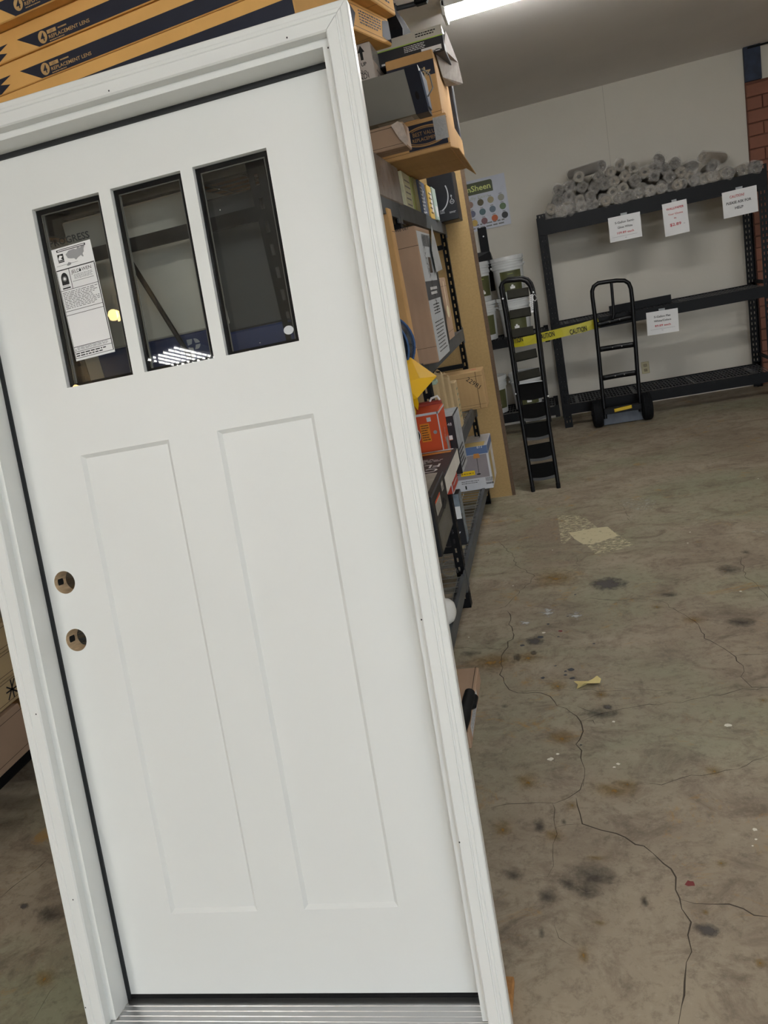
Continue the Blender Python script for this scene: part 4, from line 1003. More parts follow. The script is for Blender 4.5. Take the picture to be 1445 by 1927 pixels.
# --- top of the rack
TZ = Z4
b = Carton('carton', 'plastic-wrapped grey carton on the top shelf under the long tan carton', (-.54, 2.87, TZ), .45, .70, .160, mat('wrapped_grey', rgb(132, 122, 116), 0.25, 0.2, 10, bump=.3, bscale=20))
cols = [('white_yellow_card', (222, 220, 186)), ('olive_card', (140, 136, 78)), ('navy_card', (72, 82, 104)), ('yellow_card', (224, 186, 98)), ('teal_card', (178, 196, 186))]
lbs = ['cream slim carton with a lime stripe on the top shelf', 'olive slim carton between the cream and navy ones', 'navy slim carton with white lettering on its spine', 'yellow slim carton beside the navy one, top shelf', 'pale green slim carton in torn plastic, last of the slim row']
ys = [3.84, 4.13, 4.27, 4.53, 4.72]
for i in range(5):
    y0 = ys[i]; d = ([.27, .12, .24, .17, .14])[i]
    b = Carton('slim_carton', lbs[i], (-.565 + .008 * i, y0, TZ), .4, d, .185, mat(cols[i][0], rgb(*cols[i][1]), .4, .12, 14), group='slim cartons on the top shelf', r=.003)
    k = MB()
    if i == 0:
        b.rect(b.R, d - .05, .0, d - .02, .185, mat('lime_print', rgb(170, 200, 80), .5), e=.0006); lines_into(k, b.R, .03, .02, d - .07, .16, 5, .25, i + 3, .001); k.build('lettering', M_greyink, b.o)
    if i == 2: lines_into(k, b.R, .02, .01, d * .4, .175, 9, .5, i, .001); text_into(k, b.R, 'DRY', .15, .02, .05, rot=PI / 2, e=.001); k.build('lettering', M_paper, b.o)
    if i == 3: lines_into(k, b.R, .02, .02, d - .02, .15, 5, .3, i, .001); k.build('lettering', M_ink, b.o); b.rect(b.R, d * .55, .04, d - .004, .15, M_paper, 'label', .0009)
    if i == 4: b.rect(b.R, .02, .02, d - .03, .08, M_paper, 'torn_plastic', .0012)
b = Carton('carton', 'black carton with a white curl and a round emblem at the panel', (-.43, 5.0, TZ), .16, .27, .30, M_blackbox)
k = MB(); x, z = b.fp(850.5, 379); ring_into(k, b.F, x, z, .014, .014, .0025, .001); rect_into(k, b.F, x - .0015, z + .013, x + .0015, z + .034, .001); poly_into(k, b.F, [(x - .006, z + .03), (x + .006, z + .03), (x, z + .042)], .001)
lines_into(k, b.F, x - .01, z - .006, x + .01, z + .006, 3, .4, 3, .001)
ring_into(k, b.F, .045, .16, .075, .10, .007, .001, 24, -1.3, .5)
x, z = b.fp(828, 400); lines_into(k, b.F, x, z - .012, x + .03, z + .012, 3, .4, 4, .001); x, z = b.fp(846, 400); lines_into(k, b.F, x, z - .006, x + .045, z + .006, 2, .4, 5, .001); k.build('lettering', M_lgrey, b.o)
T2 = TZ + .192
# long tan carton (left) and open tan carton (right)
c = at_y(766, 273, 3.12)
lt = Carton('carton', 'long tan carton with torn bubble wrap end, under the loose light fixture', (c.x, 3.12, T2 - .03), .95, .13, .085, M_kraftd, seam='FB')
mb = MB(); q = [at_y(x, y, 3.11) for x, y in ((735, 236), (748, 228), (757, 232), (768, 262), (765, 274), (752, 262))]
mb.add([tuple(v - lt.c) for v in q], [(0, 5, 4, 3, 2, 1)]); mb.build('torn_wrap', mat('bubble_wrap', rgb(190, 176, 164), .3, .2, 50, bump=.4, bscale=60), lt.o)
c = at_y(847, 266, 3.60)
bt = Carton('carton', 'wide tan carton with an oval on navy print, overhanging the top shelf', (c.x, 3.60, T2), 1.0, .78, max(.12, at_y(834.6, 211.7, 3.60).z - T2), M_kraft, seam='FB')
x0, z0 = bt.fp(766, 262); x1, z1 = bt.fp(838, 222)
bt.rect(bt.F, x0, .02, bt.w - .008, bt.h - .018, M_navy)
k = MB(); xc = (x0 + bt.w) / 2 - .01; zc = bt.h * .5
ring_into(k, bt.F, xc, zc, .105, .042, .006, .001, 32, .6, 5.6); ring_into(k, bt.F, xc, zc, .09, .034, .003, .001, 32, -2.5, 2.3)
text_into(k, bt.F, 'BEST VALUE', xc, zc + .004, .016, w=.11, align='C', e=.001); text_into(k, bt.F, 'REPLACEMENT', xc, zc - .018, .014, w=.12, align='C', e=.001); k.build('lettering', mat('tan_ink', rgb(170, 130, 80), .7), bt.o)
mb = MB(); mb.add([(0, .0, .0), (0, .78, .0), (.045, .74, -.045), (.03, .02, -.012)], [(0, 1, 2, 3)]); o = mb.build('open_flap', M_kraft, bt.o); o.modifiers.new('t', 'SOLIDIFY').thickness = .004
bt.tape(bt.F, bt.w - .06, .04, bt.w - .002, bt.h - .01)
z3 = T2 + bt.h
c = at_y(831, 206, 3.72)
b4 = Carton('carton', 'tan carton with a navy band reading 4ft upside down', (c.x, 3.72, z3), .215, .60, at_y(813, 91, 3.72).z - z3, M_kraft, seam='FR')
x0, za = b4.fp(800, 148); x1, zb = b4.fp(816, 109)
b4.rect(b4.F, .0, za + .01, b4.w - .002, zb, M_navy); b4.text(b4.F, '4ft', b4.fp(809, 125)[0], b4.fp(809, 123)[1], .045, M_kraftp, w=.085, rot=PI)
z4 = z3 + b4.h
c = at_y(836, 88, 3.80)
tl_ = Carton('carton', 'flat black and white carton with a lime line, highest on the far stack', (c.x, 3.80, z4), .40, .50, at_y(832, 44, 3.80).z - z4, M_blackbox)
tl_.rect(tl_.F, 0, tl_.h * .62, tl_.w - .001, tl_.h - .001, mat('pale_grey_print', rgb(196, 192, 180), .6)); tl_.rect(tl_.F, 0, tl_.h * .59, tl_.w, tl_.h * .63, MATS['lime_print'], e=.0009)
k = MB(); lines_into(k, tl_.F, .03, .004, tl_.w * .95, tl_.h * .16, 1, .6, 3, .001); lines_into(k, tl_.F, tl_.w * .55, tl_.h * .3, tl_.w * .8, tl_.h * .55, 4, .4, 4, .001); rect_into(k, tl_.F, tl_.w * .74, tl_.h * .1, tl_.w * .97, tl_.h * .28, .001); k.build('lettering', M_paper, tl_.o)
k = MB(); lines_into(k, tl_.F, tl_.w * .7, tl_.h * .74, tl_.w * .96, tl_.h * .92, 2, .5, 6, .001); k.build('lettering', M_ink, tl_.o)
FZ = lambda x, y, Y: tuple(at_y(x, y, Y))
fl1 = [FZ(838, 58, 3.83), FZ(842, 66, 4.0), FZ(862, 118, 4.2), FZ(871, 157, 4.28), FZ(862, 160, 4.22), FZ(840, 163, 4.1), FZ(833, 145, 3.95), FZ(820, 102, 3.82), FZ(835, 92, 3.82)]
sheet('torn_card', [(fl1[0], fl1[8], fl1[1]), (fl1[1], fl1[8], fl1[2]), (fl1[2], fl1[8], fl1[7]), (fl1[2], fl1[7], fl1[6]), (fl1[2], fl1[6], fl1[3]), (fl1[3], fl1[6], fl1[4]), (fl1[4], fl1[6], fl1[5])], mat('torn_grey_card', rgb(150, 142, 136), .8, .2, 30), .004, 'torn grey printed card hanging off the top carton', 'card')
b = Carton('carton', 'dark navy taped carton at the back of the far top stack', (-.30, 4.335, z3 + .001), .30, .10, .30, mat('navy_taped', rgb(44, 52, 66), .35, .3, 12))
mb = MB(); p = at_y(864, 178, 4.4); b.tape(b.R, .01, .05, .09, .28)
# loose light fixture housing
hp = [at_x(x, y, -.37) for x, y in ((760, 130), (772, 174), (783, 214))]
y0 = hp[0].y; pr_ = [(p.y, p.z) for p in hp]
ymin = min(p[0] for p in pr_)
prof = [(hp[0].y, hp[0].z), (hp[1].y, hp[1].z), (hp[2].y, hp[2].z), (hp[2].y + .10, hp[2].z), (hp[0].y + .20, hp[0].z)]
fx = empty('light_fixture', (-.37, hp[0].y, hp[2].z), 0, 'grey loose light fixture with navy end cap, jutting over the aisle', 'light fixture')
L0 = [(a - hp[0].y, c - hp[2].z) for a, c in prof]
M_fix = mat('grey_enamel', rgb(150, 150, 144), .4, .03)
mb = MB(); mb.prism(L0, -1.1, 0, 'YZ'); mb.build('housing', M_fix, fx)
cy_ = sum(p[0] for p in L0) / 5; cz_ = sum(p[1] for p in L0) / 5
L1 = [(cy_ + (a - cy_) * 1.03, cz_ + (c - cz_) * 1.04) for a, c in L0]
mb = MB(); mb.prism(L1, 0, .05, 'YZ'); mb.build('end_cap', mat('navy_plastic', rgb(38, 44, 58), .4, .1), fx)
mb = MB(); mb.prism([(cy_ + (a - cy_) * .8, cz_ + (c - cz_) * .8) for a, c in L0], .05, .056, 'YZ'); mb.build('cap_plate', mat('blue_grey_metal', rgb(110, 122, 144), .35, .1), fx)
mb = MB(); mb.tube([(.052, .12, .14), (.075, .14, .12), (.08, .13, .07), (.06, .10, .04)], .003, 6); mb.build('wire_loop', M_wire, fx)
fr = Frame((0, 0, 0), (1, 0, 0), (0, (L0[1][0] - L0[2][0]), (L0[1][1] - L0[2][1])))
mb = MB(); fr.o = Vector((0, L0[2][0], L0[2][1])); disc_into(mb, fr, .022, .075, .007, .018, .003); mb.build('slot_hole', M_ink, fx)
fb2 = Frame((0, L0[2][0], L0[2][1]), (1, 0, 0), (0, -1, 0)); rect_into(mb := MB(), fb2, -.16, -.09, -.02, -.02, .0008); mb.build('label', mat('shiny_label', rgb(190, 190, 186), .3, .2, 40), fx)
# UP carton and lens cartons above it
UZ = z3 + .001
up = Carton('carton', 'white carton with a black UP arrow on the high stack', tuple(at_y(694.5, 77, 3.63)), .6, .45, .4, mat('white_box_print', rgb(206, 198, 192), .6))
top_ = up.c.z; up.c.z = UZ; up.o.location.z = UZ
hh = top_ - UZ; up.o.data.transform(Matrix.Diagonal((1, 1, hh / .4, 1))); up.h = hh
F = up.F
x, z = up.fp(680, 103); k = MB(); poly_into(k, F, [(x - .006, z - .022), (x + .006, z - .022), (x + .006, z + .008), (x + .016, z + .008), (x, z + .036), (x - .016, z + .008), (x - .006, z + .008)], .001)
text_into(k, F, 'UP', x + .003, z - .045, .014, align='C', e=.001, bold=.02)
x1, z1 = up.fp(693, 136); text_into(k, F, 'Model No.', x1, z1, .017, w=.13, align='R', e=.001, rot=.06); x1, z1 = up.fp(695, 146); text_into(k, F, 'IPNDI', x1, z1, .022, w=.065, align='R', e=.001, rot=.06); k.build('lettering', M_ink, up.o)
rr = [Vector((.0, .03, hh * .15)), Vector((0, .42, hh * .7))]
k = MB(); lines_into(k, Frame((0, 0, 0), (0, 1, 0), (0, 0, 1)), .06, hh * .15, .40, hh * .75, 9, .3, 9, .001); k.build('lettering', M_greyink, up.o)
up.tape(Frame((0, 0, 0), (0, 1, 0), (0, 0, 1)), .0, hh * .8, .44, hh - .004)
LZ = UZ + hh + .002
M_lens = mat_cardboard('lens_card', rgb(228, 176, 102))
nb = at_z(655, 50, LZ); fb_ = at_z(738, 87, LZ)
yaw = math.atan2(-(fb_.x - nb.x), fb_.y - nb.y); dd = (fb_ - nb).length
h1 = at_y(727, 35, fb_.y).z - LZ
b = Carton('lens_carton', 'tan carton with smeared navy print on its end, lower of two over the UP carton', (nb.x, nb.y, LZ), 1.2, dd, h1, M_lens, yaw=yaw, group='high lens cartons', seam='RB')
k = MB(); x = dd
poly_into(k, b.R, [(.0, h1 * .1), (.05, h1 * .05), (.09, h1 * .6), (.03, h1 * .95), (.0, h1 * .8)], .001); lines_into(k, b.R, .12, h1 * .3, dd * .8, h1 * .8, 5, .5, 31, .001); poly_into(k, b.R, [(dd * .78, h1 * .2), (dd, h1 * .1), (dd, h1 * .9), (dd * .84, h1 * .8)], .001); k.build('printed_panel', M_navy, b.o)
z5 = LZ + h1 + .002
nb2 = at_z(690, 8, z5); fb3 = at_z(745, 28, z5)
b = Carton('lens_carton', 'tan carton highest on the stack, upper of two over the UP carton', (fb3.x - .09, fb3.y - .40, z5), 1.2, .42, .11, M_lens, yaw=yaw * .8, group='high lens cartons', seam='RB')
k = MB(); lines_into(k, b.R, .2, .03, .38, .09, 4, .5, 33, .001); k.build('printed_panel', M_navy, b.o)
# small dark bag behind the lens cartons
c = at_y(741, 52, 4.0)
mb = MB(); mb.lathe([(.0, -.09), (.05, -.08), (.065, -.03), (.05, .03), (.02, .07), (.03, .09), (0, .09)], 14)
mb.x = None
rr_ = random.Random(5); mb.v = [(v[0] * rr_.uniform(.8, 1.25), v[1] * rr_.uniform(.8, 1.25), v[2]) for v in mb.v]
o = mb.build('plastic_bag', mat('black_bag', rgb(18, 20, 26), .7, .2, 30, spec=.2), None, (c.x, c.y, c.z)); tag(o, 'small crumpled black bag tucked behind the high lens cartons', 'bag')
# front stack of lens cartons over the door
ly = -.131
zs = [2.176, 2.240, 2.303, 2.366]
c0 = Vector((-.43, 1.80, 0))
sup = Carton('carton', 'plain tan carton under the replacement lens cartons, hidden by the door top', (-.46, 1.86, TZ), 1.0, .55, zs[0] - TZ - .001, M_kraftd)
labs = ['lowest lens carton in sight, cut off by the door head', 'second lens carton above the door head, REPLACEMENT LENS by its left end', 'third lens carton above the door head, REPLACEMENT LENS by its left end', 'topmost lens carton above the door, overhanging the others']
for i in range(4):
    hh = .0615 if i < 3 else .075
    off = Vector((0, 0, 0)) if i < 3 else Vector((-.02, -.035, 0))
    b = Carton('lens_carton', labs[i], c0 + off + Vector((-.006 * i, .004 * (i % 2), zs[i])), 1.28, .30, hh, M_lens, yaw=ly, group='lens cartons over the door', r=.002, seam='B')
    w = b.w; F = b.F
    # x position of the printed arrow end: find the front-face coordinate of a pixel by projecting on the yawed front plane
    def fx_(px, py, b=b):
        n = Vector((math.sin(b.yaw), -math.cos(b.yaw), 0)); r = ray(px, py); cpos = Vector((0, 0, CAM_H))
        t = (b.c - cpos).dot(n) / r.dot(n); p = cpos + r * t - b.c
        return p.x * math.cos(b.yaw) + p.y * math.sin(b.yaw) + b.w, p.z
    lx = fx_(*((38, 176), (66, 112), (62, 56), (18, 2))[i])[0]
    k = MB(); bh = hh * .56
    poly_into(k, F, [(lx + .005, .002), (w - .001, .002), (w - .001, bh), (lx - .055, bh)], .0006)
    poly_into(k, F, [(0.0, .002), (lx - .13, .002), (lx - .095, bh * .45), (lx - .125, bh * .62), (lx - .085, bh), (0.0, bh)], .0006)
    k.build('printed_panel', M_navy, b.o)
    if i > 0 or True:
        k = MB(); zc = bh * .5
        disc_into(k, F, lx + .022, zc + .001, .0135, None, .0009, 20); rect_into(k, F, lx + .038, zc + .003, lx + .066, zc + .011, .0009)
        text_into(k, F, 'REPLACEMENT LENS', lx + .040, zc - .0075, .0075, w=.125, e=.0009, bold=.01); lines_into(k, F, lx + .04, zc - .014, lx + .085, zc - .010, 1, .5, 3, .0009); lines_into(k, F, lx + .072, zc + .004, lx + .10, zc + .010, 1, .5, 4, .0009)
        k.build('lettering', mat('tan_print2', rgb(196, 158, 104), .7), b.o)
        k = MB(); text_into(k, F, '4', lx + .022, zc - .0075, .017, align='C', e=.0012, bold=.02); text_into(k, F, 'LED', lx + .052, zc + .0045, .005, align='C', e=.0012); k.build('lettering', M_navy, b.o)
# --- cartons seen through the door glass
b = Carton('carton', 'white carton printed PROGRESS seen through the door glass', (at_y(387, 440, 1.80).x, 1.80, at_y(330, 632, 1.80).z), .37, .30, .322, mat('progress_white', rgb(226, 220, 206), .6))
zz = at_y(330, 632, 1.80).z
x, z = b.fp(145, 453); b.text(b.F, 'PROGRESS', b.fp(170, 448)[0], z, .016, mat('grey_letter', rgb(96, 96, 98), .7), w=.115, align='R', bold=.02)
M_pblue = mat('royal_navy', rgb(40, 58, 108), .5, .06, 10)
bb = Carton('carton', 'navy carton with a white P emblem seen through the middle pane', (at_y(401, 640, 1.80).x, 1.80, Z3), .33, .30, zz - Z3 - .001, M_pblue)
x, z = bb.fp(367, 652); k = MB()
s_ = .020
poly_into(k, bb.F, [(x - s_ * .9, z - s_ * 1.3), (x - s_ * .25, z - s_ * 1.3), (x - s_ * .25, z - s_ * .1), (x - s_ * .9, z + s_ * .05)], .001)
poly_into(k, bb.F, [(x - s_ * .9, z + s_ * .25), (x - s_ * .3, z + s_ * .4), (x - s_ * .1, z + s_), (x - s_ * .9, z + s_)], .001)
poly_into(k, bb.F, [(x + s_ * .05, z + s_)] + [(x + s_ * (.1 + .75 * math.cos(a)), z + s_ * (.3 + .7 * math.sin(a))) for a in (1.3, .9, .5, .15)] + [(x + s_ * .2, z + s_ * .4)], .001)
poly_into(k, bb.F, [(x - s_ * .05, z - s_ * .35), (x + s_ * .2, z + s_ * .2)] + [(x + s_ * (.1 + .75 * math.cos(a)), z + s_ * (.3 + .7 * math.sin(a))) for a in (-.1, -.5, -.9, -1.2)], .001)
k.build('emblem', M_lgrey, bb.o)
b = Carton('carton', 'second navy carton seen through the right pane', (-.60, 1.80, Z3), -.60 - bb.c.x - .004 if -.60 - bb.c.x > .05 else .1, .30, zz - Z3 - .02, M_pblue)
b = Carton('carton', 'dark grey carton seen through the right pane above the navy one', (-.60, 1.81, zz - .019), .19, .28, .31, mat('charcoal_card', rgb(78, 78, 78), .6))

# ================================================================== WALLPAPER ROLLS
M_rollp = [mat('roll_paper_a', rgb(150, 138, 120), .8, .1, 20), mat('roll_paper_b', rgb(104, 98, 92), .8, .15, 20), mat('roll_paper_c', rgb(176, 168, 152), .8, .1, 20), mat('roll_paper_d', rgb(84, 76, 68), .8, .15, 20)]
M_film = mat_film('clear_wrap', (0.80, 0.77, 0.72, 1), 0.74, 0.05)
RL = 0.50
def spiral_roll(r0, r1, L, sx=1.0, sz=1.0):
    """rolled paper: outer wall, wound end faces with visible turns, open core"""
    mb = MB(); N = 28
    ring = [(r0, 0.0), (r0, .03), (r1 * .72, .002), (r1 * .78, .012), (r1 * .84, .001), (r1 * .9, .010), (r1 * .95, 0.0), (r1, .004), (r1, L), (r0, L)]
    vs = []; fs = []
    for (r, y) in ring:
        for k in range(N):
            t = 2 * PI * k / N; w = 1 + .02 * math.sin(3 * t)
            vs.append((r * w * math.cos(t) * sx, y, r * w * math.sin(t) * sz))
    for i in range(len(ring) - 1):
        for k in range(N):
            a, b = i * N + k, i * N + (k + 1) % N
            fs.append((a, b, b + N, a + N))
    mb.add(vs, fs, True); return mb
def wrap_mesh(r, L, seed, sq=5.0):
    """clear sleeve, squarish in section, crumpled shut at the end"""
    rnd = random.Random(seed); N = 24; mb = MB(); vs = []; fs = []
    rows = [(-.004, .06), (-.003, .25), (-.006, .55), (-.006, .8), (-.002, .95), (.006, 1.0), (.05, 1.0), (L * .5, .98), (L, .98)]
    for j, (y, k0) in enumerate(rows):
        for k in range(N):
            t = 2 * PI * k / N; c, s = math.cos(t), math.sin(t)
            q = (abs(c) ** sq + abs(s) ** sq) ** (-1 / sq)
            jr = rnd.uniform(-.02, .02) if j < 7 else rnd.uniform(-.02, .02)
            R = r * q * k0 * (1 + jr)
            vs.append((R * c, y + (rnd.uniform(-.008, .006) if 0 < j < 5 else 0), R * s))
    for j in range(len(rows) - 1):
        for k in range(N):
            a, b = j * N + k, j * N + (k + 1) % N; fs.append((a, b, b + N, a + N))
    mb.add(vs, fs, False); return mb
roll_protos = []
for i in range(6):
    sx, sz = ((1, 1), (1.12, .86), (1, 1), (.92, 1.06), (1.15, .8), (1, 1))[i]
    root = spiral_roll(.010 + .004 * (i % 3), .042, RL, sx, sz).build('wallpaper_roll', M_rollp[i % 4])
    wr = wrap_mesh(.0442 * max(sx, sz), RL + .02, i).build('clear_wrap', M_film, root)
    roll_protos.append(root)
used = set()
ROWS = [
 ('bottom', [(122, 542), (196, 540), (247, 508), (312, 505), (378, 490), (462, 466), (525, 455), (587, 443), (655, 425), (730, 412), (797, 393), (900, 377), (1000, 350), (1062, 338), (1125, 318), (1210, 296), (1300, 278), (1375, 258)]),
 ('second', [(120, 467), (180, 490), (222, 445), (308, 465), (370, 436), (442, 410), (545, 398), (605, 380), (727, 362), (795, 328), (920, 318), (1030, 288), (1100, 268), (1190, 245)]),
 ('third', [(162, 412), (228, 388), (295, 410), (360, 388), (498, 363), (560, 337), (668, 342), (855, 338), (970, 268), (845, 268), (750, 262), (1108, 200)]),
 ('fourth', [(165, 347), (233, 328), (308, 330), (385, 335), (450, 310), (508, 295), (632, 290), (695, 238), (760, 213), (915, 240), (818, 222)]),
 ('fifth', [(290, 268), (410, 268), (485, 237), (573, 262), (625, 212), (985, 200)]),
 ('top', [(430, 200), (540, 195), (780, 160), (880, 182), (1050, 150)])]
ordw = ['first', 'second', 'third', 'fourth', 'fifth', 'sixth', 'seventh', 'eighth', 'ninth', 'tenth', 'eleventh', 'twelfth', 'thirteenth', 'fourteenth', 'fifteenth', 'sixteenth', 'seventeenth', 'eighteenth']
rnd = random.Random(11)
cnt = 0
for rn, pts in ROWS:
    for j, (zx, zy) in enumerate(sorted(pts)):
        k = rnd.randrange(6)
        if (zx, zy) in ((196, 540), (180, 490), (1300, 278)): k = 4
        p = at_y(1000 + zx / 3.247, 250 + zy / 3.247, BY - .005 + rnd.uniform(-.02, .03))
        p.z = max(p.z, 1.928 + .045)
        if k not in used: o = roll_protos[k]; used.add(k)
        else: o = copy_tree(roll_protos[k])
        o.location = p; o.scale = (1.06, 1, 1.06)
        yw = rnd.uniform(-.08, .08); pit = rnd.uniform(-.05, .02)
        if rn == 'top': pit = rnd.uniform(-.03, .06); yw = (.5 if zx == 430 else -.5 if zx == 1050 else rnd.uniform(-.15, .15))
        o.rotation_euler = (pit if rn != 'bottom' else 0, rnd.uniform(0, PI), yw)
        o['label'] = 'clear-wrapped wallpaper roll, %s from the left in the %s row of the pile' % (ordw[j], rn if rn in ('bottom', 'top') else rn + ' lowest')
        o['category'] = 'wallpaper roll'; o['group'] = 'wallpaper rolls piled on the top shelf'; cnt += 1
for k, o in enumerate(roll_protos):
    if k not in used:
        for ch in list(o.children): bpy.data.objects.remove(ch)
        bpy.data.objects.remove(o)
# ================================================================== SIGNS
def paper_sign(label, q, Y, rows, cat='sign', lean=0.0):
    """q: TL, TR, BR, BL pixels of the sheet hanging in the plane y=Y"""
    P = [at_y(*p, Y) for p in q]
    bl = P[3]; ax = (P[2] - P[3]); w = (P[2] - P[3]).length * .5 + (P[1] - P[0]).length * .5; h = ((P[0] - P[3]).length + (P[1] - P[2]).length) / 2
    ang = math.atan2(ax.z, ax.x)
    mb = MB(); n = 6
    vs = [(w * i / n, -.004 * math.sin(PI * i / n), h * j / 3) for j in range(4) for i in range(n + 1)]
    mb.add(vs, [(j * (n + 1) + i, j * (n + 1) + i + 1, (j + 1) * (n + 1) + i + 1, (j + 1) * (n + 1) + i) for j in range(3) for i in range(n)])
    o = tag(mb.build('paper_sign', M_paper, None, bl, (0, -ang, 0)), label, cat, None)
    fr = Frame((0, -.0055, 0), (1, 0, 0), (0, 0, 1))
    for (kind, *a) in rows:
        if kind == 't':
            txt, x, y, hh, ww, m = a; put_text(o, fr, txt, x * w, y * h, hh * h, m, w=ww * w, align='C', bold=.012)
        else:
            x0, y0, x1, y1, m = a; put_rect(o, fr, x0 * w, y0 * h, x1 * w, y1 * h, m, 'rule')
    mb = MB(); rect_into(mb, Frame((0, -.003, 0), (1, 0, 0), (0, 0, 1)), w * .4, h - .02, w * .6, h + .018, 0); mb.build('tape', M_tape, o)
    return o
sgz = lambda l: [(1130 + x / 7.605, 370 + y / 7.605) for x, y in l]
SY = BY - .014
paper_sign('white price sign reading 5-Gallon Semi-Gloss White on the top beam', sgz([(88, 318), (552, 212), (592, 568), (140, 662)]), SY,
           [('t', '5-Gallon Semi-', .5, .70, .085, .60, M_ink), ('t', 'Gloss White', .5, .50, .085, .46, M_ink), ('t', '109.89 each', .5, .28, .085, .52, M_red), ('r', .08, .175, .86, .182, M_greyink), ('t', 'ea', .5, .09, .03, .05, M_greyink)])
paper_sign('white sign reading WALLPAPER Your Choice in red on the top beam', sgz([(862, 115), (1224, 35), (1266, 500), (928, 578)]), SY,
           [('t', 'WALLPAPER', .5, .78, .065, .72, M_red), ('t', 'Your Choice', .5, .62, .05, .60, M_red), ('t', 'At', .47, .49, .045, .10, M_red), ('t', '$2.89', .46, .28, .085, .46, M_red), ('t', 'ea.', .82, .29, .02, .08, M_greyink)])
z2q = lambda l: [(1300 + x / 5.352, 60 + y / 5.352) for x, y in l]
paper_sign('white sign reading CAUTION PLEASE ASK FOR HELP on the top beam', z2q([(302, 1625), (655, 1543), (676, 1806), (332, 1884)]), SY - .01,
           [('t', 'CAUTION!', .42, .72, .10, .42, M_red), ('t', 'PLEASE ASK FOR', .46, .49, .10, .72, M_ink), ('t', 'HELP', .46, .27, .10, .24, M_ink)])
z5q = lambda l: [(1200 + x / 14.45, 560 + y / 14.45) for x, y in l]
paper_sign('white price sign reading 5-Gallon Flat White/Colors on the middle beam', z5q([(190, 425), (1062, 282), (1112, 910), (268, 1040)]), SY + .002,
           [('t', '5-Gallon Flat', .5, .72, .085, .52, M_ink), ('t', 'White/Colors', .5, .54, .085, .54, M_ink), ('t', '89.89 each', .5, .33, .085, .50, M_red), ('r', .10, .22, .88, .227, M_greyink), ('t', 'ea', .48, .15, .03, .05, M_greyink)])
# paint poster on the wall
q = [(884, 349), (944, 328), (965, 420), (872, 441)]
YW = 7.985
pr0, pr1 = at_y(945.5, 328, YW), at_y(965, 420, YW)
pw_, ph_ = .62, pr0.z - pr1.z + .012
o = MB(); o.box(-pw_, 0, 0, 0, .006, ph_)
post_ = tag(o.build('paint_poster', mat('poster_white', rgb(196, 200, 212), .5), None, ((pr0.x + pr1.x) / 2, YW, pr1.z)), 'white paint colour poster with round swatches on the back wall', 'poster')
fr = Frame((-pw_, 0, 0), (1, 0, 0), (0, 0, 1))
def ppx(px, py):
    p = at_y(px, py, YW) - Vector(post_.location); return p.x + pw_, p.z
M_pgreen = mat('olive_banner', rgb(62, 70, 34), .5)
x0, z0 = ppx(926, 355); x1, z1 = ppx(921.5, 338)
mb = MB(); bx1 = ppx(926, 346)[0]; bz0 = ppx(905, 362)[1] - .008; bz1 = ppx(921, 337)[1]; rr = .02
pts = [(.04, bz0), (bx1, bz0)] + [(bx1 - rr + rr * math.cos(a), bz1 - rr + rr * math.sin(a)) for a in (0, .5, 1, PI / 2)] + [(.04, bz1)]
poly_into(mb, fr, pts); mb.build('banner', M_pgreen, post_)
put_text(post_, fr, 'GreenSheen', bx1 - .02, bz0 + (bz1 - bz0) * .28, (bz1 - bz0) * .48, mat('pale_green_ink', rgb(206, 214, 130), .5), w=.40, align='R', bold=.02)
put_text(post_, fr, 'Eco-Friendly Paint', bx1 - .05, bz0 - .045, .03, mat('pale_grey_green', rgb(170, 178, 164), .6), w=.40, align='R')
sw = [((904, 381), (84, 76, 48)), ((923, 375.6), (152, 142, 108)), ((942.6, 371), (140, 140, 128)), ((908, 398.5), (72, 102, 112)), ((926.8, 393.3), (92, 108, 124)), ((946, 387.5), (84, 108, 70)), ((911.6, 415.5), (118, 78, 84)), ((931, 410), (178, 82, 26)), ((950, 404), (26, 26, 30)), ((889, 403), (100, 104, 130)), ((893, 420), (196, 164, 84)), ((884.5, 386), (150, 120, 110))]
for i, (p, c) in enumerate(sw):
    mb = MB(); x, z = ppx(*p); disc_into(mb, fr, x, z, .031, None, .001, 24); mb.build('swatch', mat('swatch_%d' % i, rgb(*c), .5), post_)
mb = MB()
for i, (p, c) in enumerate(sw): x, z = ppx(*p); rect_into(mb, fr, x - .018, z + .035, x + .012, z + .041, .0008)
lines_into(mb, fr, .1, .012, pw_ - .06, .07, 2, .45, 3, .0008)
mb.build('lettering', M_greyink, post_)['kind'] = 'stuff'
# black wall strip under the poster and folded black sheet on the bucket
a = at_y(906, 480, 7.97); w_ = at_y(922, 478, 7.97).x - a.x
mb = MB(); mb.bbox(0, 0, 0, w_, .02, .62, .002); s_ = tag(mb.build('wall_strip', M_black, None, (a.x, 7.972, 1.40)), 'black upright metal strip screwed to the wall below the paint poster', 'bracket')
x = at_y(909.5, 445, 7.972); mb = MB(); mb.lathe([(0, 0), (.008, 0), (.006, .004), (0, .005)], 12, Matrix.Translation((x.x - a.x, 0, x.z - 1.40)) @ Matrix.Rotation(PI / 2, 4, 'X')); mb.build('screw', M_silver, s_)
